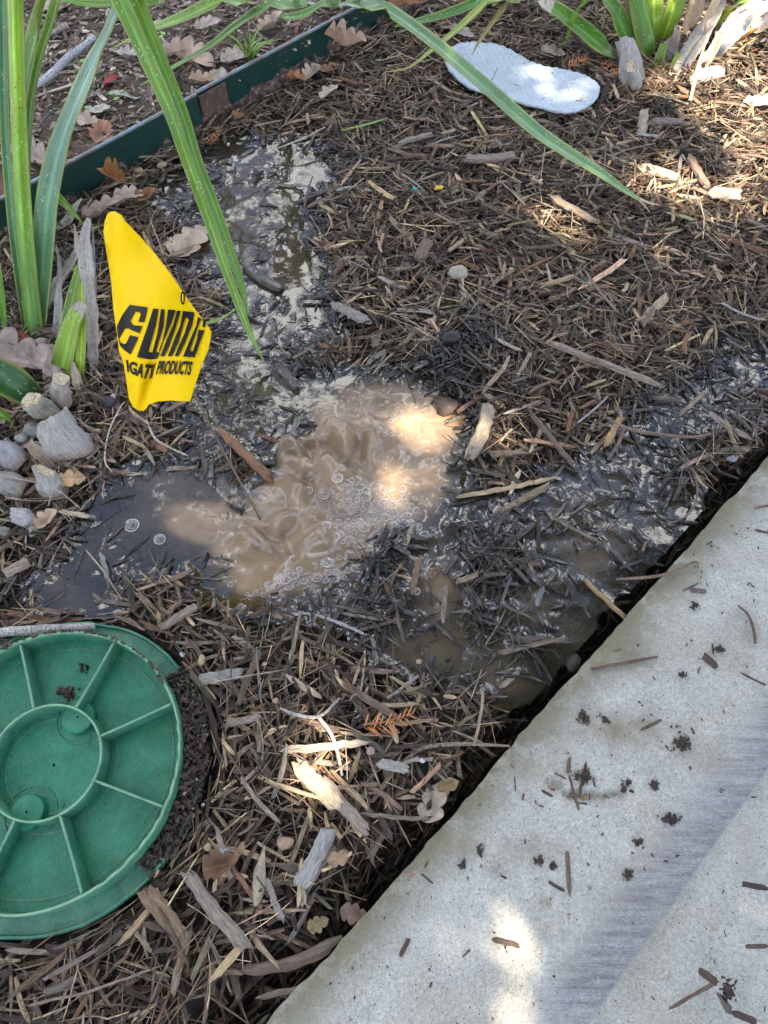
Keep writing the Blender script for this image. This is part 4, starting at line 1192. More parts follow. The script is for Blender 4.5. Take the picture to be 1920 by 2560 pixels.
# ---- right plant
rp = empty('strap_leaved_plant', (0, 0, 0), 'clump of bright green leaves and dry sheaths growing beside the white insole', 'plant')
LIM = (.34, .52, .03)
blade('leaf', [(1552, 146, 0, 30), (1510, 118, .03, 48), (1455, 72, .05, 50), (1400, 30, .07, 44), (1362, 10, .08, 38)], rp, [(.12, .28, .02), (.10, .27, .03), (.14, .30, .04)], fold=.3, n=40)
blade('dry_tip', [(1385, 22, .074, 42), (1366, 10, .08, 38), (1352, -2, .082, 22)], rp, [(.50, .44, .36), (.55, .5, .42)], fold=.3, n=10, mat=M['sheath'], edge=None, rib=False, ragged=.25)
blade('leaf', [(1586, 150, 0, 34), (1570, 100, .03, 46), (1545, 40, .06, 52), (1515, -10, .09, 50), (1480, -80, .13, 46)], rp, [(.10, .25, .03), (.12, .29, .03)], fold=.3, n=40)
blade('leaf', [(1624, 142, 0, 44), (1620, 100, .03, 58), (1606, 40, .06, 56), (1594, -20, .09, 52), (1580, -110, .14, 48)], rp, [(.10, .22, .03), (.14, .30, .03), (.12, .26, .04)], fold=-.35, n=40, arch=.4)
blade('leaf', [(1638, 120, 0, 24), (1636, 60, .04, 40), (1636, 0, .07, 46), (1640, -90, .12, 44)], rp, [LIM, LIM, (.25, .42, .03)], fold=.3, n=30)
blade('leaf', [(1652, 112, 0, 24), (1668, 70, .03, 38), (1686, 20, .06, 46), (1704, -40, .09, 46), (1740, -120, .14, 40)], rp, [LIM, (.36, .53, .05), (.30, .50, .03)], fold=.3, n=40)
blade('leaf', [(1785, 65, .02, 10), (1806, 40, .05, 30), (1838, 10, .08, 42), (1880, -30, .11, 50), (1940, -110, .15, 48)], rp, [LIM, (.30, .50, .04), (.22, .42, .03)], fold=.35, n=40)
blade('leaf', [(1640, 175, 0, 30), (1650, 140, .02, 24), (1660, 108, .035, 16)], rp, [(.12, .26, .02), (.22, .36, .02)], fold=.4, n=20)
blade('leaf', [(1662, 176, 0, 12), (1682, 158, .015, 12), (1698, 130, .03, 8)], rp, [(.12, .28, .02), (.22, .36, .02)], fold=.4, n=20)
RD = [([(1716, 120, 0, 24), (1722, 70, .04, 36), (1738, 20, .07, 44), (1750, -40, .10, 40)], (.50, .36, .24)),
      ([(1690, 195, .0, 36), (1712, 150, .02, 44), (1748, 95, .05, 44), (1786, 30, .08, 38), (1820, -50, .12, 36)], (.36, .33, .29)),
      ([(1776, 150, .0, 36), (1804, 108, .03, 52), (1850, 55, .06, 60), (1900, 5, .09, 64), (1960, -60, .12, 60)], (.56, .53, .54)),
      ([(1736, 190, .0, 26), (1755, 160, .015, 30), (1782, 125, .03, 26), (1800, 80, .05, 20)], (.32, .26, .20)),
      ([(1656, 165, 0, 30), (1675, 120, .02, 44), (1690, 88, .04, 22), (1688, 62, .05, 4)], (.34, .29, .25)),
      ([(1760, 90, .05, 8), (1768, 50, .08, 18), (1790, 0, .11, 22), (1800, -60, .13, 16)], (.56, .42, .28)),
      ([(1868, 20, .08, 8), (1852, 40, .06, 10), (1850, 70, .04, 7), (1836, 86, .02, 5)], (.66, .58, .40)),
      ([(1900, -20, .1, 60), (1890, 30, .05, 50), (1866, 60, .02, 30)], (.40, .31, .26)),
      ([(1726, 250, .012, 8), (1745, 170, .03, 8), (1770, 90, .06, 5), (1790, 60, .07, 2)], (.58, .47, .34)),
      ([(1565, -30, .08, 20), (1574, 30, .05, 26), (1580, 80, .02, 12)], (.33, .22, .14))]
for q, c in RD:
    blade('dead_sheath', q, rp, [c, np.array(c) * 1.12, c], fold=.35, n=28, mat=M['sheath'], edge=None, rib=False, ragged=.35)
stub('leaf_base', rp, (1556, 106), (1588, 212), 44, 62, .045, .004, (.38, .35, .33), seed=11)
stub('leaf_base', rp, (1578, 168), (1592, 205), 34, 44, .050, .02, (.40, .37, .34), seed=12)
stub('leaf_base', rp, (1800, 178), (1715, 208), 30, 34, .012, .004, (.48, .42, .36), seed=13)

# ---- plant beyond the edging whose long leaves arch into the picture from above
tp = empty('strap_leaved_plant', (0, 0, 0), 'plant above the frame whose long thin leaves arch in over the top of the bed', 'plant')
B0 = (.10, 1.80, .03, .012, 1); B1 = (-.02, 1.80, .03, .012, 1)
blade('leaf', [B1, (-.03, 1.62, .30, .026, 1), (880, -60, .33, 40), (945, 5, .31, 44), (1030, 66, .28, 46), (1105, 124, .25, 45), (1220, 222, .20, 43), (1336, 324, .15, 42), (1420, 382, .115, 38), (1490, 425, .085, 30), (1560, 474, .055, 17), (1600, 500, .035, 8)], tp, [DG, DG, (.10, .24, .03), (.13, .28, .05), (.17, .31, .13), (.18, .33, .14), (.20, .36, .12)], fold=.3, n=100)
blade('dry_tip', [(1585, 490, .040, 10), (1612, 503, .03, 7), (1652, 514, .018, 2)], tp, [(.55, .42, .28)], fold=.3, n=12, mat=M['sheath'], edge=None, rib=False)
blade('dry_tip', [(1590, 493, .038, 8), (1610, 512, .026, 5), (1624, 530, .016, 2)], tp, [(.55, .40, .26)], fold=.3, n=12, mat=M['sheath'], edge=None, rib=False)
blade('leaf', [B1, (-.12, 1.60, .30, .02, 1), (760, -40, .26, 38), (694, 0, .24, 38), (637, 32, .22, 36), (579, 72, .19, 30), (521, 117, .16, 20), (422, 174, .11, 11), (350, 214, .075, 3)], tp, [DG, (.08, .20, .04), (.12, .26, .06), (.18, .34, .05)], fold=.35, n=70)
blade('leaf', [B1, (-.2, 1.62, .28, .02, 1), (640, -60, .24, 42), (560, -8, .22, 44), (460, 42, .19, 38), (376, 74, .16, 24), (320, 100, .13, 12), (278, 122, .10, 3)], tp, [DG, (.08, .21, .03), (.14, .30, .03), (.24, .40, .03)], fold=.35, n=70)
blade('leaf', [B1, (-.1, 1.66, .22, .016, 1), (840, -40, .16, 34), (805, 8, .13, 34), (765, 34, .11, 28), (722, 42, .10, 22), (700, 36, .095, 10)], tp, [DG, (.09, .24, .03), (.12, .28, .03)], fold=.3, n=50)
blade('leaf', [B0, (.08, 1.66, .16, .014, 1), (1250, -50, .12, 26), (1190, 4, .11, 28), (1105, 38, .09, 26), (1040, 54, .07, 20), (985, 66, .05, 4)], tp, [DG, (.07, .20, .04), (.10, .26, .05)], fold=.3, n=50)
blade('leaf', [B0, (.16, 1.66, .22, .012, 1), (1270, -60, .16, 20), (1218, 2, .13, 19), (1140, 76, .09, 17), (1075, 128, .06, 12), (1023, 168, .035, 6), (960, 181, .02, 2)], tp, [DG, (.14, .30, .03), (.25, .42, .04), (.5, .5, .2)], fold=.35, n=60)
blade('leaf', [B0, (.2, 1.66, .22, .012, 1), (1300, -50, .14, 18), (1271, 2, .11, 17), (1230, 58, .08, 13), (1196, 106, .05, 8), (1180, 138, .03, 2)], tp, [DG, (.13, .30, .03), (.25, .42, .04), (.45, .35, .15)], fold=.35, n=50)
blade('leaf', [B0, (.34, 1.70, .18, .010, 1), (1475, -60, .12, 16), (1456, 5, .09, 18), (1432, 50, .06, 13), (1412, 112, .03, 3)], tp, [DG, (.14, .30, .03), (.16, .34, .03)], fold=.35, n=40)
blade('leaf', [B1, (-.35, 1.6, .25, .014, 1), (420, -50, .26, 20), (300, 4, .25, 24), (220, 8, .24, 22), (140, -8, .24, 16), (60, -30, .22, 4)], tp, [DG, (.14, .30, .03), (.18, .34, .03)], fold=.35, n=50)
blade('leaf', [B1, (-.05, 1.68, .12, .008, 1), (930, -10, .08, 12), (870, 8, .07, 13), (810, 14, .06, 10), (740, 2, .05, 9), (700, 22, .04, 3)], tp, [(.3, .42, .3), (.4, .5, .42)], fold=.3, n=40)
# grass tuft and stray green stalks
gt = empty('grass_tuft', (0, 0, 0), 'small tuft of bright green grass growing behind the steel edging', 'grass')
for i in range(16):
    a = random.uniform(-1.0, 1.0)
    u0, v0 = 625 + random.uniform(-12, 10), 155 + random.uniform(-8, 6)
    Lp = random.uniform(45, 120)
    blade('grass_blade', [(u0, v0, .045, 5), (u0 + a * Lp * .35, v0 - Lp * .5, .07, 5), (u0 + a * Lp, v0 - Lp * .75, .085, 1.5)], gt, [(.25, .42, .05), (.32, .5, .10)], n=10, m=3, edge=None, rib=False)
for pts, lab in (([(850, 326, .014, 3), (905, 314, .02, 6), (962, 298, .016, 3)], 'thin fresh green grass stalk lying on the mulch left of the long leaf'),
                 ([(480, 815, .02, 9), (545, 800, .03, 8), (590, 772, .05, 2)], 'short curled green blade lying on the puddle beside the flag'),
                 ([(550, 540, .02, 2), (548, 560, .02, 2), (540, 580, .02, 1)], None)):
    if lab:
        o = blade('grass_stalk', pts, None, [(.28, .42, .08), (.3, .48, .1)], n=16, m=3, edge=None, rib=False)
        tag(o, lab, 'grass stalk')

# ------------------------------------------------------------------ yellow marking flag
def flag_z(u, v):
    z = .255 - (v - 800) * .00013 + (u - 400) * .00006
    z = z + .0045 * np.sin((u - 300) / 26. + (v - 700) / 160.) * sstep(700, 1020, v)
    z = z + .0050 * np.sin((u + v * .35) / 34. + np.sin(v / 90.)) * (1 - sstep(720, 1000, v)) + .0012 * np.sin((u - v * .5) / 13.) * (1 - sstep(600, 760, v))
    edge_l = np.interp(v, [520, 690, 850, 1000, 1040], [262, 283, 300, 325, 345])
    z = z - .016 * np.exp(-np.maximum(u - edge_l, 0) / 16.)
    # crease below the small lettering
    z = z - .006 * np.exp(-((u - 372 + (v - 940) * .25) / 9.) ** 2) * sstep(860, 960, v)
    return z
def flag_pt(u, v, off=0.):
    z = flag_z(np.float64(u), np.float64(v))
    return at(u, v, float(z) + off)
def cdt_fill(poly, step, gridpts=True):
    poly = np.array(poly, float)
    lo = poly.min(0); hi = poly.max(0)
    pts = [Vector(p) for p in poly]
    n = len(pts)
    def inside(x, y):
        c = False
        for i in range(n):
            x1, y1 = poly[i]; x2, y2 = poly[i - 1]
            if (y1 > y) != (y2 > y) and x < (x2 - x1) * (y - y1) / (y2 - y1) + x1: c = not c
        return c
    if gridpts:
        for gx in np.arange(lo[0] + step * .5, hi[0], step):
            for gy in np.arange(lo[1] + step * .5, hi[1], step):
                if inside(gx, gy) and min(np.hypot(poly[:, 0] - gx, poly[:, 1] - gy)) > step * .45: pts.append(Vector((gx, gy)))
    vs, _, fs, *_r = delaunay_2d_cdt(pts, [], [list(range(n))], 1, 1e-5)
    return np.array([tuple(v) for v in vs]), [f for f in fs]
def densify(poly, step):
    out = []
    for i in range(len(poly)):
        a = np.array(poly[i], float); b = np.array(poly[(i + 1) % len(poly)], float)
        m = max(1, int(np.linalg.norm(b - a) / step))
        for j in range(m): out.append(tuple(a + (b - a) * j / m))
    return out
def sheet(name, pts2, faces, fn, mat, parent, th, smooth=True, attrs=None):
    """two-sided thin sheet with real thickness"""
    top = np.array([fn(p[0], p[1], 0) for p in pts2]); bot = np.array([fn(p[0], p[1], -th) for p in pts2])
    n = len(top)
    Ft = np.array([f for f in faces if len(f) == 3])
    e = {}
    for f in Ft:
        for a, b in ((f[0], f[1]), (f[1], f[2]), (f[2], f[0])): e[(a, b)] = 1
    bd = [(a, b) for (a, b) in e if (b, a) not in e]
    Fq = np.array([[b, a, a + n, b + n] for a, b in bd])
    F3 = np.vstack([Ft, Ft[:, ::-1] + n])
    V = np.vstack([top, bot])
    at_ = {k: np.vstack([v, v]) if v.ndim == 2 else np.r_[v, v] for k, v in (attrs or {}).items()}
    return obj_np(name, V, Fq=Fq, Ft=F3, mats=mat, smooth=smooth, parent=parent, attrs=at_)
def build_flag():
    base = at(655, 1315, 0)
    root = empty('marking_flag', (0, 0, 0), 'bright yellow plastic marking flag with bold black lettering on a thin wire', 'flag')
    c3 = lambda L: [(x * .3858, y * .3858 + 480) for x, y in L]
    out = c3([(670, 260), (678, 190), (695, 145), (715, 127), (745, 125), (790, 150), (812, 190), (900, 280), (1000, 390), (1100, 520), (1180, 640), (1250, 740), (1305, 812), (1372, 905), (1352, 1020), (1308, 1120), (1272, 1230), (1232, 1357), (1100, 1352), (1020, 1358), (962, 1380), (948, 1405), (932, 1420), (900, 1418), (860, 1392), (835, 1340), (815, 1200), (800, 1110), (772, 1030), (752, 880), (735, 760), (722, 600), (705, 480), (685, 360)])
    p2, f = cdt_fill(densify(out, 5), 6.5)
    def fn(u, v, off): return flag_pt(u, v, off)
    # orient
    def upright(p2, f):
        g = []
        for t in f:
            a, b, c = [p2[i] for i in t[:3]]
            cr_ = (b[0] - a[0]) * (c[1] - a[1]) - (b[1] - a[1]) * (c[0] - a[0])
            g.append(list(t) if cr_ < 0 else list(t)[::-1])
        return g
    sheet('flag_sheet', p2, upright(p2, f), fn, M['flag'], root, .00025)
    c4 = lambda L: [(x * .18686 + 250, y * .18686 + 740) for x, y in L]
    glyphs = [
        [(395, 118), (635, 150), (590, 352), (512, 345), (545, 240), (525, 215), (470, 210), (403, 335), (430, 372), (450, 393), (562, 400), (525, 497), (430, 462), (375, 432), (330, 440), (258, 575), (270, 615), (320, 645), (352, 630), (400, 522), (512, 552), (405, 782), (330, 730), (262, 660), (250, 590), (235, 520), (222, 430), (232, 380), (300, 250)],
        [(710, 168), (782, 172), (745, 400), (645, 750), (700, 757), (770, 480), (815, 175), (864, 178), (850, 400), (745, 752), (800, 750), (765, 838), (690, 850), (600, 840), (495, 815), (560, 620), (625, 440)],
        [(910, 180), (1012, 188), (950, 370), (850, 600), (800, 745), (785, 735), (835, 600), (880, 400)],
        [(1030, 195), (1080, 200), (1020, 400), (915, 690), (858, 805), (805, 808), (900, 560), (980, 380)],
        [(1110, 200), (1262, 218), (1235, 380), (1130, 640), (1045, 805), (998, 805), (1060, 650), (1130, 500), (1188, 320), (1170, 288), (1140, 300), (1105, 420), (1040, 640), (960, 805), (905, 805), (1000, 560), (1070, 400)],
        [(1308, 278), (1400, 325), (1425, 345), (1402, 418), (1368, 415), (1378, 335), (1358, 308), (1338, 335), (1200, 733), (1245, 738), (1305, 548), (1298, 538), (1322, 453), (1398, 455), (1345, 600), (1265, 820), (1108, 810), (1200, 590), (1285, 400)],
        [(338, 905), (345, 870), (310, 830), (318, 800)][0:0]]
    for g in glyphs:
        if not g: continue
        p2, f = cdt_fill(densify(c4(g), 4), 6)
        sheet('lettering', p2, upright(p2, f), lambda u, v, off: flag_pt(u, v, off + .0009), M['ink'], root, .0002, smooth=False)
    def word(txt, quad, skew=0., bold=.02, arc=0.):
        cu = bpy.data.curves.new('t', 'FONT'); cu.body = txt; cu.offset = bold; cu.resolution_u = 3
        o = bpy.data.objects.new('t', cu); COL.objects.link(o)
        dg = bpy.context.evaluated_depsgraph_get()
        me = bpy.data.meshes.new_from_object(o.evaluated_get(dg))
        co = np.array([v.co[:2] for v in me.vertices]); F3 = []
        me.calc_loop_triangles()
        F3 = [list(t.vertices) for t in me.loop_triangles]
        bpy.data.objects.remove(o); 
        lo, hi = co.min(0), co.max(0)
        s = (co[:, 0] - lo[0]) / (hi[0] - lo[0]); t = (co[:, 1] - lo[1]) / (hi[1] - lo[1])
        BL, BR, TR, TL = [np.array(q, float) for q in quad]
        P = BL * ((1 - s) * (1 - t))[:, None] + BR * (s * (1 - t))[:, None] + TR * (s * t)[:, None] + TL * ((1 - s) * t)[:, None]
        P[:, 1] += arc * 4 * s * (1 - s)
        P = np.array(c4(P))
        sheet('lettering', P, upright(P, F3), lambda u, v, off: flag_pt(u, v, off + .0009), M['ink'], root, .0002, smooth=False)
        bpy.data.meshes.remove(me)
    word('PRODUCTS', [(742, 1050), (1205, 1062), (1245, 875), (790, 865)], bold=.035, arc=-8)
    word('IGAT', [(365, 1015), (640, 1118), (720, 925), (345, 850)], bold=.04, arc=12)
    word('I/', [(660, 1112), (712, 1085), (745, 885), (700, 915)], bold=.04)
    # wire
    W = [at(655, 1316, -.01), at(650, 1300, .005), at(631, 1261, .03), at(560, 1130, .09), at(497, 1007, .155), at(482, 975, .17), at(470, 900, .195), at(462, 820, .22), at(454, 752, .262), at(456, 735, .266)]
    C = catmull(W, 60)
    T = np.gradient(C, axis=0); T /= np.linalg.norm(T, axis=1)[:, None]
    Sd = np.cross(T, [.3, .9, .1]); Sd /= np.linalg.norm(Sd, axis=1)[:, None]; N = np.cross(T, Sd)
    ph = np.linspace(0, 2 * np.pi, 8, endpoint=False)
    V = C[:, None] + .0011 * (Sd[:, None] * np.cos(ph)[None, :, None] + N[:, None] * np.sin(ph)[None, :, None])
    obj_np('wire', V.reshape(-1, 3), Fq=grid_faces(60, 8, True), mats=M['wire'], smooth=True, parent=root)
    # loop of wire through the slit
    ph2 = np.linspace(0, 2 * np.pi, 26)
    L = np.array([flag_pt(457 + 4 * math.cos(a), 745 + 15 * math.sin(a), .003) for a in ph2])
    T = np.gradient(L, axis=0); T /= np.linalg.norm(T, axis=1)[:, None]
    Sd = np.cross(T, [0, 0, 1.]); Sd /= np.linalg.norm(Sd, axis=1)[:, None]; N = np.cross(T, Sd)
    V = L[:, None] + .0007 * (Sd[:, None] * np.cos(ph)[None, :, None] + N[:, None] * np.sin(ph)[None, :, None])
    obj_np('wire_loop', V.reshape(-1, 3), Fq=grid_faces(26, 8, True), mats=M['ink'], smooth=True, parent=root)
build_flag()

# ------------------------------------------------------------------ white foam insole
def build_insole():
    o2 = [(262, 280), (263, 255), (275, 235), (295, 218), (320, 205), (390, 192), (470, 190), (515, 196), (550, 210), (590, 235), (640, 268), (700, 292), (780, 305), (850, 320), (890, 338), (915, 358), (932, 385), (925, 420), (905, 445), (870, 468), (830, 482), (790, 487), (740, 484), (680, 468), (620, 455), (570, 435), (500, 410), (440, 395), (370, 378), (320, 350), (280, 315)]
    poly = [tuple(at(960 + x * .5787, y * .5787, .02)[:2]) for x, y in o2]
    c = np.mean(poly, 0)
    poly = [(p[0] - c[0], p[1] - c[1]) for p in poly]
    p2, f = cdt_fill(densify(poly, .003), .0023)
    a0 = math.atan2(-.10, .26)
    def fn(x, y, off):
        s = x * math.cos(a0) + y * math.sin(a0)
        h = .019 + .006 * (s / .14) ** 2 + .002 * math.sin(s * 40)
        if off == 0:
            gx = (x * 1. + y * .3) / .0105; gy = (y * 1. - x * .3) / .0105
            h += .0020 * abs(math.sin(gx * math.pi) * math.sin(gy * math.pi))
        return np.array([x, y, h + off])
    o = sheet('insole', p2, f, fn, M['foam'], None, .0032)
    o.location = (c[0], c[1], 0)
    tag(o, 'white dimpled foam shoe insole lying flat on the mulch', 'insole')
    return o
build_insole()

# ------------------------------------------------------------------ dry oak leaves
def oak_outline(r, lobes=4, L=1., wd=.55, depth=.42):
    n = 72
    ts = np.linspace(0, 1, n)
    def half(sgn):
        ph = r.uniform(-.08, .08); o = []
        am = r.uniform(.75, 1.1, lobes + 3)
        for t in ts:
            env = math.sin(math.pi * min(1, t ** .72)) ** .6 * wd / 2
            c = t * lobes + ph + .1
            lob = abs(math.sin(math.pi * c)) ** .55
            wv = env * ((1 - depth * 1.3) + depth * 1.3 * lob * am[int(c) % len(am)]) + .010
            # lobes sweep forward
            o.append((min(1., t + .05 * lob * (1 - t)) * L, sgn * max(wv, .008)))
        return o
    a = half(1); b = half(-1)
    return a + b[::-1][1:-1]
def oak_leaf(pu, pv, size, ang, col, label, curl=.3, bendy=.4, lobes=4, seed=0, z=None, name='oak_leaf', cat='leaf', group=None, wd=.55, depth=.42, flip=0.):
    r = np.random.default_rng(seed)
    poly = [(x - .5, y) for x, y in oak_outline(r, lobes, wd=wd, depth=depth)]
    p2, f = cdt_fill(poly, .05)
    # drop slivers outside
    q = at(pu, pv, 0)
    s = size
    if z is None:
        z = .052 if (q[1] - q[0]) > EDG_C else max(float(htop(q[0:1], q[1:2])[0]), 0) + .006
    q = at(pu, pv, z)
    ph = r.uniform(0, 6)
    def fn(x, y, off):
        h = curl * abs(y) ** 1.3 * 1.6 + bendy * (x * x) + .035 * math.sin(x * 9 + ph) + .03 * math.sin(y * 14 + x * 5 + ph) + .008 * (1 if abs(y) < .015 else 0)
        return np.array([x * s, y * s, h * s + off])
    cc = np.array([np.array(col) * (1.0 + (.35 if abs(p[1]) < .02 else 0) + .25 * float(fbm(np.array([p[0] + seed]), np.array([p[1]]), .3, 2, seed)[0])) for p in p2])
    o = sheet(name, p2, f, fn, M['dead'], None, .0005, attrs={'col': cc})
    o.location = (q[0], q[1], z); o.rotation_euler = (flip + r.normal(0, .15), r.normal(0, .15), ang)
    tag(o, label, cat, group)
    return o
TL_ = (.50, .36, .25); PK = (.46, .34, .27); OB = (.30, .13, .05); GB = (.33, .27, .22)
OAK = [
 (478, 600, .085, .95, (.56, .43, .31), 'large pale tan oak leaf lying half in the puddle right of the flag', .15, .1, 0),
 (262, 525, .075, .35, (.46, .35, .28), 'pinkish brown curled oak leaf just above the tip of the yellow flag', .5, .3, 0),
 (325, 488, .050, .2, (.50, .38, .30), 'small pale lobed leaf right of the curled leaf above the flag', .4, .2, 0),
 (365, 490, .035, .6, OB, 'small rusty orange leaf scrap above the flag', .5, .3, 0),
 (290, 443, .042, -.6, (.34, .15, .04), 'shiny orange-brown curled leaf leaning on the steel edging', 1.4, .8, 0),
 (170, 545, .070, .9, (.42, .43, .32), 'dull grey-green oak leaf at the foot of the edging beside the long blades', .2, .2, 0),
 (40, 895, .105, -.15, (.42, .33, .28), 'broad grey-brown oak leaf lying at the foot of the left plant', .4, .2, 0),
 (108, 905, .075, -.8, (.40, .31, .26), 'second grey-brown oak leaf at the foot of the left plant, overlapping the leaf bases', .5, .2, 0),
 (45, 845, .03, .2, (.22, .05, .02), 'small dark red leaf scrap at the foot of the left plant', .3, .2, 0),
 (862, 108, .072, -.15, (.55, .37, .27), 'folded pink and rust coloured leaf against the steel edging near the top', 1.1, .3, 0),
 (824, 178, .050, 1.2, (.38, .20, .10), 'brown leaf standing up on the mulch near the edging', .5, .3, 0),
 (783, 185, .045, 1.0, (.58, .46, .36), 'pale twisted leaf left of the brown standing leaf', .8, .4, 0),
 (741, 198, .035, -.3, (.38, .18, .07), 'orange curled leaf scrap left of the pale twisted leaf', .8, .3, 0),
 (822, 228, .040, .7, (.60, .50, .40), 'small cream lobed leaf lying just below the brown standing leaf', .3, .1, 0),
 (594, 288, .022, .5, OB, 'tiny rust coloured leaf disc below the edging joint', .4, .2, 0),
 (478, 150, .085, -.3, (.52, .37, .28), 'big curled oak leaf behind the edging left of the grass tuft', .7, .3, 0),
 (440, 130, .070, .5, (.40, .30, .25), 'darker oak leaf under the big curled one behind the edging', .5, .3, 0),
 (510, 205, .050, .1, (.50, .34, .22), 'tan leaf touching the top of the edging', .6, .2, 0),
 (545, 195, .045, 1.3, (.40, .36, .28), 'grey-tan leaf right of the tan leaf on the edging', .3, .2, 0),
 (590, 145, .055, .4, (.45, .38, .31), 'pale leaf left of the grass tuft', .5, .2, 0),
 (680, 62, .060, .9, (.50, .37, .28), 'pink-brown leaf behind the top of the edging', .6, .3, 0),
 (520, 62, .050, .1, (.45, .36, .29), 'flat grey-brown leaf near the top border', .4, .2, 0),
 (150, 12, .080, .1, (.50, .36, .28), 'pink-brown leaf at the top border behind the left blades', .3, .2, 0),
 (320, 140, .050, -.4, (.42, .38, .33), 'pale grey leaf behind the twin blades', .5, .3, 0),
 (278, 205, .035, .3, (.32, .04, .03), 'small dark red leaf on the bare soil', .5, .2, 0),
 (255, 335, .060, 1.5, (.36, .17, .10), 'reddish brown pointed leaf leaning on the back of the edging', .4, .2, 0),
 (213, 303, .045, -.3, (.48, .36, .28), 'pinkish leaf between the blue-green blade and the edging', .3, .2, 0),
 (310, 238, .050, -.1, (.38, .37, .32), 'narrow grey leaf lying on the bare soil', .3, .1, 0),
 (85, 395, .075, -.4, (.46, .37, .30), 'folded grey-brown leaf behind the left stems at the edging', .7, .3, 0),
 (250, 275, .035, .6, (.50, .45, .38), 'small cream leaf on the soil above the edging', .3, .1, 0),
 (10, 480, .070, 1.4, (.24, .12, .07), 'dark brown curled leaf at the left border by the edging', .8, .3, 0),
 (1020, 10, .075, .2, (.33, .15, .07), 'rust brown curled leaf at the top border right of centre', .8, .4, 0),
 (1155, 82, .050, -.4, (.36, .30, .25), 'dull grey-brown leaf lying left of the insole', .3, .2, 0),
 (1382, 130, .045, -.1, (.36, .26, .2), 'dull brown leaf lying above the insole', .3, .2, 0),
 (1846, 95, .085, .5, (.45, .20, .08), 'bright orange-brown curled leaf behind the right plant', .7, .4, 0),
 (1905, 60, .060, .8, (.60, .50, .40), 'cream dry leaf at the right border behind the plant', .5, .3, 0),
 (1905, 255, .060, -.3, (.66, .58, .48), 'very pale sunlit dry leaf at the right border', .2, .1, 0),
 (175, 1198, .035, .2, (.48, .30, .15), 'small orange-tan leaf right of the small grey leaf base', .2, .1, 0),
 (120, 1300, .030, 1., (.5, .36, .24), 'small crumpled tan leaf scrap below the small grey leaf base', .8, .3, 0),
 (845, 2145, .022, .3, (.38, .24, .14), 'small brown leaf near the concrete edge at the bottom', .3, .2, 0),
 (1080, 2010, .040, 1.2, (.42, .34, .26), 'pale lobed oak leaf wedged in the gap beside the concrete', .4, .2, 0),
 (1120, 1965, .022, .4, (.30, .20, .08), 'yellow-tan leaf piece in the gap beside the concrete', .3, .2, 0),
 (795, 2310, .020, .4, (.26, .19, .09), 'yellow-brown leaf bit low in the mulch near the bottom', .3, .2, 0),
 (555, 2165, .034, .3, (.20, .11, .06), 'orange-brown curled leaf scrap below the lid', 1., .5, 0),
 (885, 2285, .026, -.3, (.18, .11, .08), 'brown rounded leaf under the curved chip near the bottom', .2, .2, 0),
 (650, 2190, .050, 1.5, (.34, .29, .20), 'long dull olive leaf lying below the lid', .2, .1, 0),
]
for i, (u, v, s, a, c, lab, cu_, be, fl) in enumerate(OAK):
    lob = 4 if s > .045 else random.choice([2, 3])
    wd = .62 if s > .045 else .7
    if 'long' in lab: wd, lob = .2, 1
    if 'narrow' in lab: wd, lob = .3, 1
    oak_leaf(u, v, s, a, c, lab, cu_, be, lob, seed=200 + i, wd=wd)

# fallen leaf fragments and woody litter on the bare soil beyond the edging
def soil_litter():
    r = np.random.default_rng(91)
    N = 26000
    x = r.uniform(-1.3, .4, N * 3); y = r.uniform(.5, 2.1, N * 3)
    k = (y - x > EDG_C + .008) & in_view(x, y, 0, 420)
    x, y = x[k][:N], y[k][:N]; n = len(x)
    L = np.clip(r.lognormal(math.log(.0095), .6, n), .003, .07); W = np.clip(L * r.uniform(.12, .6, n), .0008, .007); Th = np.minimum(W * .4, .002)
    z = .046 + .005 * fbm(x, y, .07, 4, 31) + r.uniform(-.002, .004, n)
    pal = np.array([[.12, .09, .065], [.20, .155, .115], [.29, .23, .17], [.40, .32, .25], [.50, .42, .33], [.17, .09, .06], [.06, .045, .036]])
    c = pal[r.choice(7, n, p=[.24, .24, .18, .10, .05, .07, .12])] * r.uniform(.8, 1.25, (n, 1))
    V, Fq, Ft, uv, cc, ww = chip_arrays(np.c_[x, y, z], r.uniform(0, 6.28, n), r.normal(0, .18, n), L, W, Th, c, np.zeros(n), 4, 4, seed=92)
    o = obj_np('leaf_litter', V, Fq=Fq, mats=M['wood'], uv=uv, attrs={'col': cc, 'wet': ww})
    tag(o, 'fine twigs and leaf fragments scattered over the bare soil behind the edging', 'leaf litter', None, 'stuff')
soil_litter()

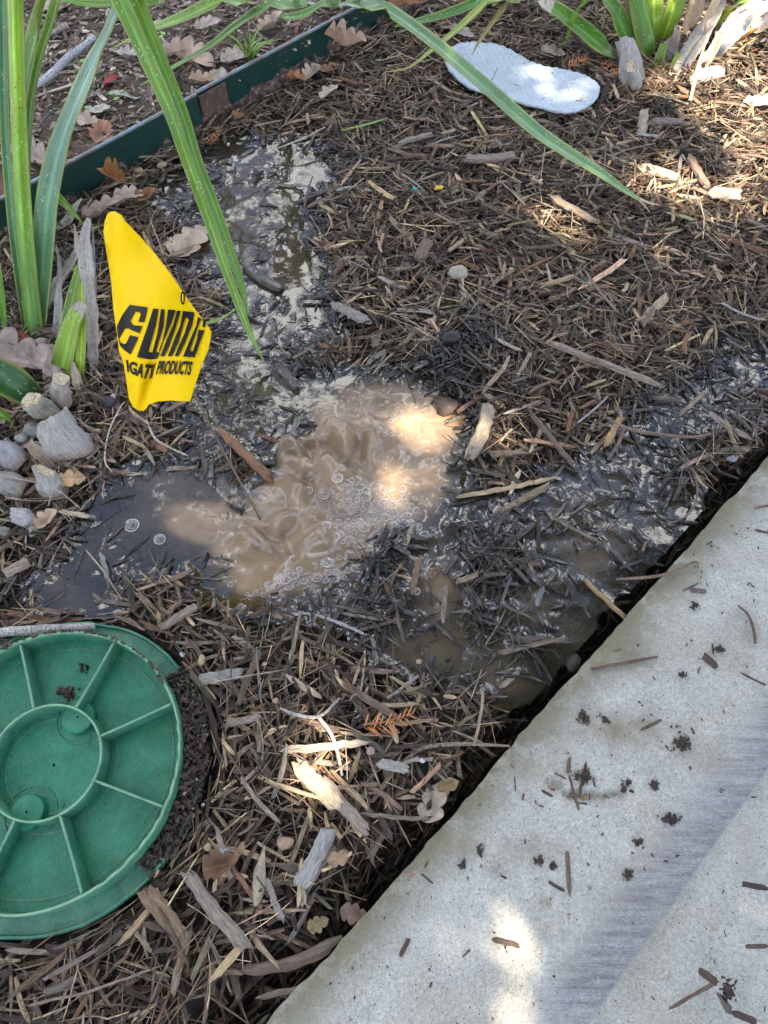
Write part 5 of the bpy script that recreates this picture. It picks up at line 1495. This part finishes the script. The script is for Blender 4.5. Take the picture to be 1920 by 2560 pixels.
# ------------------------------------------------------------------ sticks
def stick(name, pts, col, label, taper=.6, bark=True, cat='twig', wet=0., knobs=0., group=None):
    P = np.array([[*at(u, v, z), w_ * mscale(u, v, z)] for u, v, z, w_ in pts])
    n = max(16, len(pts) * 8)
    C = catmull(P, n)
    pos, wd = C[:, :3], np.maximum(C[:, 3], .0006)
    T = np.gradient(pos, axis=0); T /= np.linalg.norm(T, axis=1)[:, None]
    Sd = np.cross(T, [0, .2, 1]); Sd /= np.linalg.norm(Sd, axis=1)[:, None]; N = np.cross(Sd, T)
    k = 9; ph = np.linspace(0, 2 * np.pi, k, endpoint=False)
    rr = (wd / 2)[:, None] * (1 + .18 * fbm(np.arange(n)[:, None] * .3 + 0 * ph, np.cos(ph)[None] + 0 * np.arange(n)[:, None], 1., 3, 5))
    V = pos[:, None] + rr[..., None] * (Sd[:, None] * np.cos(ph)[None, :, None] + N[:, None] * np.sin(ph)[None, :, None])
    cum = np.r_[0, np.cumsum(np.linalg.norm(np.diff(pos, axis=0), axis=1))]
    uv = np.stack([np.repeat(cum[:, None], k, 1) * 6 + 3, np.tile(ph[None] * .0015, (n, 1))], -1).reshape(-1, 2)
    cc = np.tile(np.array(col), (n * k, 1)) * (1 + .3 * fbm(np.repeat(np.arange(n), k) * .2, np.zeros(n * k), 1., 2, 8))[:, None]
    f = grid_faces(n, k, True)
    cap = np.array([[0, i + 1, i] for i in range(1, k - 1)]); cap2 = cap[:, ::-1] + (n - 1) * k
    o = obj_np(name, V.reshape(-1, 3), Fq=f, Ft=np.vstack([cap, cap2]), mats=M['wood'], smooth=True, uv=uv, attrs={'col': cc, 'wet': np.full(n * k, wet)})
    tag(o, label, cat, group)
    return o
stick('stick', [(-30, 1582, .018, 22), (80, 1576, .018, 26), (160, 1572, .018, 25), (236, 1566, .016, 18)], (.36, .34, .31), 'thick grey stick touching the top of the green lid', cat='stick')
stick('stick', [(40, 235, .056, 17), (110, 200, .058, 18), (170, 145, .058, 17), (236, 94, .056, 13)], (.36, .36, .38), 'mottled grey stick on the bare soil behind the blue-green blade', cat='stick')
stick('twig', [(100, 95, .055, 9), (140, 78, .056, 11), (168, 65, .056, 20)], (.30, .25, .21), 'knobbly grey-brown twig on the bare soil near the left blades')
stick('twig', [(55, 370, .05, 5), (95, 320, .052, 6), (128, 278, .052, 4)], (.10, .09, .085), 'thin dark twig on the soil just behind the left stems')
stick('twig', [(1512, 1042, .010, 7), (1560, 1068, .013, 10), (1640, 1085, .012, 9), (1740, 1092, .010, 8), (1835, 1070, .010, 5)], (.19, .12, .09), 'long reddish twig with a fork lying over the right puddle', wet=.3)
stick('twig', [(1562, 1068, .013, 9), (1545, 1110, .008, 10), (1520, 1150, .004, 7)], (.17, .10, .075), 'short reddish side twig standing in the right puddle', wet=.4)
stick('twig', [(1700, 1120, .008, 5), (1735, 1180, .010, 6), (1742, 1245, .010, 6), (1715, 1290, .008, 5), (1670, 1310, .005, 4)], (.16, .12, .10), 'thin curved dark twig beside the concrete edge at the right', wet=.4)
stick('twig', [(1540, 1448, .006, 6), (1600, 1445, .014, 8), (1665, 1435, .020, 7), (1738, 1405, .024, 6), (1744, 1420, .022, 4)], (.19, .13, .09), 'bent brown stalk reaching from the mulch onto the concrete')
stick('twig', [(1478, 1672, .019, 7), (1560, 1658, .020, 9), (1643, 1642, .019, 6)], (.13, .08, .06), 'straight reddish twig lying on the upper part of the concrete')
stick('twig', [(1845, 1513, .019, 4), (1872, 1540, .019, 6), (1885, 1580, .019, 7), (1888, 1608, .019, 6)], (.12, .075, .055), 'thin bent dark twig on the concrete near the right border')
stick('twig', [(280, 1180, .012, 3), (262, 1150, .016, 4), (272, 1080, .020, 4), (300, 1020, .024, 4), (312, 1005, .026, 2)], (.50, .42, .33), 'long pale bowed grass stalk beneath the flag')
stick('twig', [(366, 1050, .014, 4), (385, 1092, .012, 6), (410, 1112, .010, 6), (470, 1140, .006, 4)], (.48, .40, .31), 'pale bent stalk lying right of the flag tip')
stick('twig', [(455, 240, .014, 4), (690, 338, .02, 4)][0:0] or [(690, 372, .014, 3), (760, 345, .022, 4), (812, 318, .020, 3)], (.45, .38, .30), 'thin pale stalk behind the upper puddle')
stick('twig', [(1005, 1905, .008, 8), (1060, 1870, .012, 10), (1150, 1860, .012, 10), (1275, 1865, .018, 5)], (.24, .18, .13), 'fibrous brown stem whose end reaches onto the concrete edge')
stick('twig', [(700, 1770, .016, 6), (745, 1788, .018, 9), (800, 1790, .018, 8), (850, 1745, .018, 5)], (.34, .31, .28), 'smooth grey root lying above the sunlit wood')
stick('twig', [(795, 1790, .018, 10), (830, 1840, .018, 10), (848, 1900, .016, 9), (855, 1940, .012, 7)], (.42, .36, .31), 'pale curved root running down through the sunlit wood')
stick('twig', [(120, 1265, .014, 4), (140, 1225, .020, 4), (200, 1270, .012, 3)], (.36, .28, .2), 'thin stalk leaning on the small grey leaf base')
stick('twig', [(215, 1375, .010, 3), (260, 1430, .012, 4), (305, 1500, .010, 3)], (.35, .29, .23), 'thin pale stalk on the wet ground above the lid')
stick('twig', [(-5, 1190, .026, 6), (40, 1196, .024, 6), (92, 1206, .022, 5)], (.30, .25, .21), 'straight brown stalk resting across the grey leaf bases')
stick('twig', [(500, 500, .012, 3), (560, 470, .016, 4), (640, 430, .016, 3)], (.14, .10, .08), 'dark thin twig lying over the upper puddle', wet=.5)
stick('twig', [(760, 520, .010, 4), (770, 475, .014, 5), (782, 440, .014, 3)], (.13, .09, .07), 'short upright dark twig at the rim of the upper puddle', wet=.4)
stick('twig', [(1440, 1490, .02, 4), (1180, 1290, .02, 4)][0:0] or [(600, 1500, .01, 3), (690, 1475, .014, 4), (760, 1440, .012, 3)], (.2, .15, .11), 'dark stalk lying below the floating bubbles', wet=.4)

# ------------------------------------------------------------------ debris lying on the concrete
def sl(u0, v0, u1, v1, wp, c, lab, **k):
    one_chip('wood_chip', (u0, v0), (u1, v1), wp, c, lab, 'wood chip', surf='slab', seed=int(u0 * 7 + v0) % 9999, R=9, S=8, **k)
X_ = lambda x, y: (1000 + x * .5546, 1800 + y * .5546)
sl(*X_(420, 990), *X_(540, 1018), 15, (.10, .065, .05), 'dark bark chip lying in the bright patch of sunlight on the concrete')
sl(*X_(752, 600), *X_(765, 790), 13, (.16, .11, .07), 'long upright brown splinter in the middle of the concrete')
sl(*X_(840, 190), *X_(808, 345), 11, (.10, .055, .04), 'dark red-brown splinter standing in the hollow of the concrete')
sl(*X_(765, 170), *X_(755, 240), 9, (.15, .10, .07), 'upper brown splinter above the hollow in the concrete')
sl(*X_(758, 240), *X_(806, 410), 8, (.13, .085, .06), 'lower brown splinter crossing the hollow in the concrete')
sl(*X_(0, 1065), *X_(40, 985), 12, (.10, .05, .035), 'reddish chip near the bottom left of the concrete')
sl(*X_(282, 1070), *X_(316, 1035), 5, (.10, .065, .05), 'small sliver in the faint patch of light on the concrete')
sl(*X_(95, 692), *X_(150, 738), 6, (.09, .06, .045), 'thin dark sliver near the left edge of the concrete')
sl(*X_(1225, 1295), *X_(1430, 1180), 10, (.14, .09, .06), 'long brown stick at the lower right of the concrete')
sl(*X_(1350, 1130), *X_(1430, 1185), 22, (.09, .06, .045), 'dark broad chip touching the long stick at the lower right')
sl(*X_(1430, 1230), *X_(1490, 1320), 28, (.13, .10, .085), 'fibrous dark clump of bark near the bottom right corner')
sl(*X_(1500, 1320), *X_(1600, 1360), 18, (.08, .055, .045), 'dark bark piece at the bottom right corner')
sl(*X_(1560, 1022), *X_(1659, 1020), 12, (.11, .075, .055), 'short stick at the right border of the concrete')
sl(*X_(1545, 740), *X_(1659, 760), 14, (.06, .042, .035), 'small dark clump at the right border of the concrete')
sl(*X_(670, 730), *X_(740, 770), 9, (.08, .055, .04), 'small dark chip left of the upright splinter')
sl(*X_(640, 318), *X_(690, 345), 8, (.08, .05, .035), 'small dark chip at the left rim of the hollow')
sl(*X_(1085, 45), *X_(1175, 0), 9, (.12, .08, .06), 'slanting brown stick near the top of the concrete')
sl(*X_(560, 330), *X_(552, 362), 6, (.16, .07, .04), 'tiny rusty chip left of the hollow')
sl(*X_(518, 255), *X_(522, 320), 4, (.10, .07, .05), 'tiny upright sliver left of the hollow')
sl(1760, 1640, 1792, 1668, 20, (.08, .055, .045), 'stubby dark chip on the upper right of the concrete')
sl(1782, 1608, 1784, 1636, 5, (.08, .055, .04), 'tiny upright sliver above the stubby dark chip')
sl(1855, 1683, 1912, 1712, 7, (.10, .065, .05), 'thin dark stick at the right side of the upper concrete')
sl(1708, 1477, 1748, 1457, 5, (.13, .09, .07), 'thin sliver near the top corner of the concrete')
sl(1726, 1474, 1765, 1478, 12, (.13, .10, .085), 'short dark chip beside the thin sliver near the top of the concrete')
sl(1888, 1324, 1925, 1332, 7, (.10, .06, .045), 'tiny chip at the right border near the top of the concrete')
sl(1885, 1270, 1925, 1262, 6, (.16, .10, .07), 'thin brown sliver at the right border at the top of the concrete')
def slab_clump(u, v, s, n, label, seed):
    r = np.random.default_rng(seed)
    q = at(u, v, SLAB_Z)
    m = s * mscale(u, v, SLAB_Z)
    n = int(n * 1.6)
    kc = r.normal(0, m * .38, (4, 2)); ki = r.integers(0, 4, n)
    sc_ = np.where(r.uniform(0, 1, n) < .2, .55, .2)
    C = np.c_[kc[ki] + r.normal(0, 1, (n, 2)) * (m * sc_)[:, None], r.uniform(.0004, .0022, n)]
    L = np.clip(r.lognormal(math.log(.0022), .55, n), .0008, .009); W = np.minimum(L * .6, .0022)
    c = np.array([.045, .028, .02]) * r.uniform(.4, 2., (n, 1))
    V, Fq, Ft, uv, cc, ww = chip_arrays(C, r.uniform(0, 6.28, n), r.normal(0, .3, n), L, W, W * .8, c, np.full(n, .2), 3, 4, seed=seed)
    o = obj_np('dirt_clump', V, Fq=Fq, mats=M['wood'], uv=uv, attrs={'col': cc, 'wet': ww})
    o.location = (q[0], q[1], SLAB_Z)
    tag(o, label, 'dirt clump')
for i, (u, v, s, n, lab) in enumerate([
    (1708, 1850, 34, 110, 'dark crumbly clump of soil near the top middle of the concrete'), (1460, 1930, 22, 70, 'dark soil clump beside the splinter in the hollow'),
    (1676, 2050, 16, 50, 'round dark soil clump right of the hollow'), (1158, 2163, 9, 26, 'small dark clump near the left edge of the concrete'),
    (1200, 2128, 8, 22, 'tiny dark clump above the small clump near the left edge'), (1345, 2150, 10, 30, 'small dark clump left of the upright splinter'),
    (1380, 2162, 8, 26, 'tiny dark clump just left of the upright splinter'), (1570, 2185, 14, 30, 'broken soil crumbs right of the upright splinter'),
    (1800, 1626, 12, 34, 'dark crumb clump beside the stubby chip'), (1465, 1795, 14, 50, 'dark soil clump on the concrete close to the mulch edge'),
    (1633, 1965, 12, 26, 'loose dark crumbs between the hollow and the round clump'), (1510, 1800, 13, 24, 'scattered crumbs beside the clump close to the edge'),
    (1735, 1515, 8, 16, 'small black crumb high on the concrete'), (1707, 1686, 8, 18, 'small black crumb below the reddish twig'),
    (1820, 2480, 26, 80, 'dark loose clump near the bottom right corner of the concrete'), (1565, 1960, 14, 26, 'fine dark crumbs along the right rim of the hollow'),
    (1595, 2105, 10, 18, 'faint crumbs above the long band of the concrete')]):
    slab_clump(u, v, s, n, lab, 300 + i)
def slab_specks():
    r = np.random.default_rng(19)
    n = 1500
    s = r.uniform(.004, .5, n); t = r.uniform(-.35, .9, n)
    x = (t + s) / R2; y = (t - s) / R2
    z = SLAB_Z - .009 * sstep(.160, .186, s) + .0006
    L = np.clip(r.lognormal(math.log(.0019), .6, n), .0006, .010); W = np.minimum(L * r.uniform(.25, .9, n), .0016)
    c = np.array([.07, .048, .034]) * r.uniform(.4, 2.2, (n, 1))
    V, Fq, Ft, uv, cc, ww = chip_arrays(np.c_[x, y, z], r.uniform(0, 6.28, n), r.normal(0, .06, n), L, W, W * .7, c, np.zeros(n), 3, 4, seed=20)
    o = obj_np('dirt_specks', V, Fq=Fq, mats=M['wood'], uv=uv, attrs={'col': cc, 'wet': ww})
    tag(o, 'tiny specks of soil and bark sprinkled over the concrete', 'debris', None, 'stuff')
slab_specks()

# ------------------------------------------------------------------ pebbles, shell, scraps
def rock(name, u, v, wpx, col, label, z=None, asp=.75, flat=.6, seed=0, cat='pebble', mat='stone', group=None, parent=None, ang=None, sink=.25):
    r = np.random.default_rng(seed)
    q = at(u, v, 0)
    if z is None: z = max(float(htop(q[0:1], q[1:2])[0]), 0) + .003
    q = at(u, v, z)
    s = wpx / 2 * mscale(u, v, z)
    th = np.linspace(-1.5, 1.5, 11); ph = np.linspace(0, 2 * np.pi, 16, endpoint=False)
    V = np.stack([np.outer(np.cos(th), np.cos(ph)), np.outer(np.cos(th), np.sin(ph)) * asp, np.outer(np.sin(th), np.ones(16)) * flat], -1)
    nz = 1 + .45 * fbm(V[..., 0] + seed, V[..., 1] + V[..., 2], .9, 3, seed)
    V = (V * nz[..., None] * s).reshape(-1, 3)
    f = grid_faces(11, 16, True)
    fa = np.array([[0, i + 1, i] for i in range(1, 15)]); fb = fa[:, ::-1] + 160
    cc = np.tile(np.array(col) * (.72 if mat == 'stone' else 1), (len(V), 1))
    o = obj_np(name, V, Fq=f, Ft=np.vstack([fa, fb]), mats=M[mat], smooth=True, attrs={'col': cc}, parent=parent)
    o.location = (q[0], q[1], z + s * flat * (1 - sink) * .4); o.rotation_euler = (0, 0, ang if ang is not None else r.uniform(0, 3))
    if label: tag(o, label, cat, group)
    return o
PB = [(1145, 684, 48, (.55, .48, .38), 'pale flat stone lying on the mulch right of the puddle', .6, 0), (713, 2107, 42, (.55, .38, .25), 'smooth tan pebble between the lid and the large grey chip', .7, .3),
      (560, 2130, 26, (.50, .54, .58), 'small blue-white pebble below the right side of the lid', .8, 0), (520, 2118, 20, (.55, .48, .28), 'small yellowish pebble beside the blue-white one', .8, 0),
      (505, 1650, 30, (.58, .46, .26), 'tan stone chip right of the top of the lid', .6, 1.5), (456, 1637, 14, (.72, .74, .76), 'tiny white pebble right of the top of the lid', .9, 0),
      (690, 1752, 16, (.58, .35, .28), 'tiny pink pebble above the pale root', .9, 0), (926, 1878, 26, (.46, .32, .27), 'pinkish stone beside the long pale chip', .7, 0),
      (1056, 1903, 12, (.75, .77, .78), 'tiny white pebble on wet mulch near the gap', .9, 0), (508, 2012, 10, (.6, .5, .35), 'tiny round seed by the lid rim', .9, 0),
      (1048, 1655, 14, (.62, .47, .25), 'small round snail-like seed on the lower muddy pool', .9, 0), (660, 1660, 12, (.5, .42, .3), 'tiny tan pebble on wet mulch below the foam', .8, 0),
      (808, 802, 14, (.55, .42, .28), 'tiny tan pebble on the dark mound above the brown water', .8, 0), (645, 950, 14, (.6, .45, .28), 'tan seed lying in the middle of the puddle', .8, 0),
      (1862, 1125, 22, (.45, .32, .18), 'tan pebble beside the right puddle near the concrete', .8, 0), (1830, 1148, 30, (.42, .44, .44), 'grey pebble beside the right puddle near the concrete', .7, 0),
      (86, 1080, 54, (.30, .30, .25), 'grey-green rounded stone beside the big grey leaf base', .75, .2), (52, 1098, 32, (.36, .38, .34), 'small pale grey stone at the left border by the leaf bases', .7, 0),
      (1118, 1018, 62, (.10, .07, .045), 'lump of brown clay above the sunlit end of the muddy water', .8, .2), (1128, 845, 52, (.045, .035, .028), 'dark lump of soil on the mound above the brown water', .7, .4),
      (1432, 1660, 56, (.030, .022, .010), 'big dark brown rock wedged in the gap by the concrete', .6, 1.1), (940, 860, 26, (.20, .16, .12), 'small lump of soil on the dark mound', .8, 0),
      (405, 415, 22, (.5, .37, .25), 'tan seed leaf on wet soil by the edging', .7, .5), (345, 428, 24, (.48, .33, .22), 'tan flat seed beside the orange curled leaf', .7, .2),
      (1475, 2220, 14, (.38, .36, .24), 'greenish round pebble set in the concrete', .9, 0), (1424, 2285, 20, (.46, .24, .12), 'orange-brown flake on the concrete', .6, 1.2), (1028, 2188, 18, (.46, .26, .20), 'pink flake on the concrete near its edge', .7, 0)]
for i, (u, v, wp, c, lab, asp, an) in enumerate(PB):
    zz = SLAB_Z - .001 if 'concrete' in lab and ('set in' in lab or 'flake' in lab) else None
    rock('pebble' if wp < 60 else 'stone', u, v, wp, c, lab, z=zz, asp=asp, seed=400 + i, ang=an, flat=.3 if 'flake' in lab else .6, cat='pebble' if wp < 60 else 'stone')
for i, (x, y, w_, c) in enumerate([(720, 290, 38, (.42, .40, .36)), (655, 265, 34, (.50, .36, .16)), (700, 245, 30, (.46, .38, .26)), (835, 355, 34, (.50, .34, .12)), (770, 345, 30, (.24, .16, .08)), (930, 350, 26, (.22, .22, .16)), (940, 325, 24, (.46, .30, .22)), (1000, 310, 38, (.50, .32, .08)), (745, 325, 20, (.5, .45, .38)), (880, 325, 18, (.55, .5, .42)), (860, 300, 16, (.40, .42, .44)), (690, 320, 26, (.24, .10, .06)), (800, 330, 16, (.5, .5, .5)), (965, 350, 16, (.3, .25, .2)), (910, 290, 10, (.6, .5, .4))]):
    u, v = X_(x, y)
    tone = ['broad grey', 'ochre, leftmost but one,', 'tan, upper left,', 'ochre, at the bottom,', 'dark brown', 'dark olive', 'pinkish', 'yellow, rightmost,', 'small pale', 'tiny cream', 'tiny blue-grey', 'rusty, far left,', 'tiny white', 'tiny taupe', 'smallest cream'][i]
    rock('pebble', u, v, w_ * .5546, c, tone + ' stone exposed in the broken hollow of the concrete', z=SLAB_Z - .004, seed=500 + i, group='stones exposed in the hollow of the concrete')
sh = rock('snail_shell', 275, 1008, 34, (.06, .045, .06), 'small dark striped shell on the mulch under the flag', asp=.85, flat=.8, seed=4, cat='shell', z=.016)
rock('shell_mouth', 272, 1020, 16, (.55, .5, .38), None, z=.020, asp=.7, flat=.4, seed=5)
bpy.data.objects['shell_mouth'].parent = sh
bpy.data.objects['shell_mouth'].location = (-.002, -.008, .003)
rock('plastic_scrap', 1036, 472, 14, (.02, .36, .36), 'tiny teal scrap of plastic in the mulch right of the puddle', asp=.6, mat='scrap', cat='scrap', z=.018)
rock('plastic_scrap', 1096, 470, 12, (.75, .48, .05), 'tiny yellow-orange scrap in the mulch beside the teal scrap', asp=2., mat='scrap', cat='scrap', z=.018)
# orange conifer spray
def conifer(label, pts, n, Lp, spread):
    root = empty('conifer_sprig', (0, 0, 0), label, 'sprig')
    P = catmull(np.array([at(u, v, z) for u, v, z in pts]), 20)
    C = []; yaw = []; L = []; pit = []
    ax = P[-1] - P[0]; ya = math.atan2(ax[1], ax[0])
    for i in range(n):
        t = i / (n - 1); p = P[int(t * 19)]
        sg = 1 if i % 2 else -1
        l = Lp * (1 - .5 * t) * random.uniform(.8, 1.2)
        yw = ya + sg * spread * random.uniform(.8, 1.2)
        C.append(p + np.array([math.cos(yw), math.sin(yw), .15]) * l / 2); yaw.append(yw); L.append(l); pit.append(.15)
    n_ = len(C)
    for i in range(n_):
        V, Fq, Ft, uv, cc, ww = chip_arrays(np.array([C[i]]), np.array([yaw[i]]), np.array([pit[i]]), np.array([L[i]]), np.array([.0016]), np.array([.0009]), np.array([[.50, .19, .06]]) * random.uniform(.75, 1.2), np.zeros(1), 4, 4, seed=i)
        obj_np('needle', V, Fq=Fq, Ft=Ft, mats=M['wood'], uv=uv, attrs={'col': cc, 'wet': ww}, parent=root)
    V, Fq, Ft, uv, cc, ww = chip_arrays(np.array([(P[0] + P[-1]) / 2]), np.array([ya]), np.zeros(1), np.array([np.linalg.norm(ax)]), np.array([.0014]), np.array([.0014]), np.array([[.35, .14, .05]]), np.zeros(1), 6, 4, seed=3)
    obj_np('stem', V, Fq=Fq, Ft=Ft, mats=M['wood'], uv=uv, attrs={'col': cc, 'wet': ww}, parent=root)
conifer('bright orange dried conifer sprig lying on the wet mulch below the pools', [(912, 1818, .014), (960, 1815, .017), (1030, 1785, .020)], 22, .016, .9)
conifer('orange conifer sprig on the mulch between the insole and the right plant', [(1500, 165, .016), (1530, 180, .018), (1560, 160, .022)], 14, .018, .8)
conifer('dull orange conifer sprig on the mulch right of the insole middle', [(1420, 165, .016), (1440, 155, .018), (1462, 146, .018)], 12, .014, .8)
conifer('small rusty conifer sprig below the joint of the edging', [(520, 360, .014), (535, 345, .016), (548, 322, .018)], 10, .012, .8)
# clover-like seedlings on the soil
sd = empty('weed_seedling', (0, 0, 0), 'tiny bright green seedling on the bare soil behind the edging', 'weed')
for k, (u, v) in enumerate([(278, 233), (303, 228), (292, 246), (205, 152), (200, 172), (400, 92), (408, 84), (392, 98), (217, 268)]):
    rock('seed_leaf', u, v, 15, (.16, .34, .05), None, z=.056, asp=.8, flat=.12, seed=600 + k, mat='scrap', parent=sd)

# ------------------------------------------------------------------ shading oak outside the picture (towards the sun)
FLECK = [  # display px: u, v, ru, rv, openness
    (945, 925, 62, 42, 1.), (880, 1035, 40, 30, .8), (1045, 930, 45, 55, .9),
    (690, 1585, 45, 40, .8), (670, 1660, 42, 52, 1.),
    (1080, 1985, 28, 34, 1.), (1102, 2080, 26, 70, 1.), (1108, 2200, 30, 80, 1.), (965, 2085, 40, 40, .02), (810, 2040, 45, 30, .4),
    (1560, 185, 140, 50, 1.), (1600, 250, 110, 50, 1.), (1640, 320, 80, 70, 1.), (1570, 110, 110, 50, 1.), (1480, 20, 150, 60, .8), (1620, 60, 90, 60, .95),
    (1250, 470, 90, 30, .9), (1430, 385, 80, 40, .95), (1560, 430, 70, 40, .9), (1380, 560, 60, 25, .45), (1130, 420, 50, 20, .4),
    (1130, 175, 5, 26, .8), (1165, 200, 6, 28, .8), (1230, 200, 18, 18, .6), (740, 340, 30, 20, .3)]
def build_tree():
    r = np.random.default_rng(3)
    N = 60000
    gx = r.uniform(-1.4, 1.4, N); gy = r.uniform(-.8, 2.5, N)
    t = r.uniform(2.4, 3.5, N)
    u, v = to_px(gx, gy, .01)
    vis = (gy > -.15)
    openp = np.zeros(N)
    G_ = []
    for cu, cv, ru, rv, a in FLECK:
        q = atd(cu, cv, .01); sx = ru * k_ * mscale(cu * k_, cv * k_); 
        sy = abs(atd(cu, cv - rv, .01)[1] - q[1])
        d = np.sqrt(((gx - q[0]) / (sx + .016)) ** 2 + ((gy - q[1]) / (sy + .016)) ** 2)
        openp = np.maximum(openp, a * (1 - sstep(.85, 1.1, d)))
    keep = r.uniform(0, 1, N) > openp ** .35  # leaves left out along the sun rays so the crown casts the listed flecks
    gx, gy, t = gx[keep], gy[keep], t[keep]; n = len(gx)
    P = np.c_[gx, gy, np.full(n, .01)] + SUN[None] * t[:, None]
    A = r.normal(0, 1, (n, 3)); A[:, 2] *= .6; A /= np.linalg.norm(A, axis=1)[:, None]
    Nn = SUN[None] + r.normal(0, .45, (n, 3))
    B = np.cross(Nn, A); B /= np.linalg.norm(B, axis=1)[:, None]; A = np.cross(B, Nn); A /= np.linalg.norm(A, axis=1)[:, None]
    l = r.uniform(.022, .036, n)[:, None]; w_ = l * .55
    V = np.stack([P - A * l, P + B * w_ - A * l * .1, P + A * l, P - B * w_ - A * l * .1], 1).reshape(-1, 3)
    root = empty('oak_tree', (2.6, -2.6, 0), 'unseen oak tree right of the frame, its crown shaped to dapple the bed', 'tree')
    V = V - np.array([2.6, -2.6, 0])
    obj_np('crown', V, Fq=np.arange(4 * n).reshape(-1, 4), mats=M['crown'], parent=root)
    cen = P.mean(0)
    base = np.array([2.6, -2.6, -.05])
    fork = base + (cen - base) * .0 + np.array([-.1, .1, 1.9])
    limbs = [(base, fork, .16, .11)]
    # limbs run behind the leaf mass as seen from the bed's sun patches
    for k in range(9):
        tgt = P[r.integers(n)] + SUN * .9
        limbs.append((fork, tgt, .06, .012))
    VV = []; FF = []
    for a, b, r0, r1 in limbs:
        m = 8; kk = 8
        tt = np.linspace(0, 1, m); D = (b - a) / np.linalg.norm(b - a)
        S_ = np.cross(D, [.1, .2, 1.]); S_ /= np.linalg.norm(S_); N2 = np.cross(S_, D)
        ph = np.linspace(0, 2 * np.pi, kk, endpoint=False)
        c = a[None] + (b - a)[None] * tt[:, None] + np.array([0, 0, .25])[None] * (np.sin(tt * math.pi))[:, None] * (r0 < .1)
        rad = r0 + (r1 - r0) * tt
        v_ = c[:, None] + rad[:, None, None] * (S_[None, None] * np.cos(ph)[None, :, None] + N2[None, None] * np.sin(ph)[None, :, None])
        FF.append(grid_faces(m, kk, True) + sum(len(q) for q in VV)); VV.append(v_.reshape(-1, 3))
    obj_np('trunk', np.vstack(VV) - np.array([2.6, -2.6, 0]), Fq=np.vstack(FF), mats=M['bark'], smooth=True, parent=root)
build_tree()
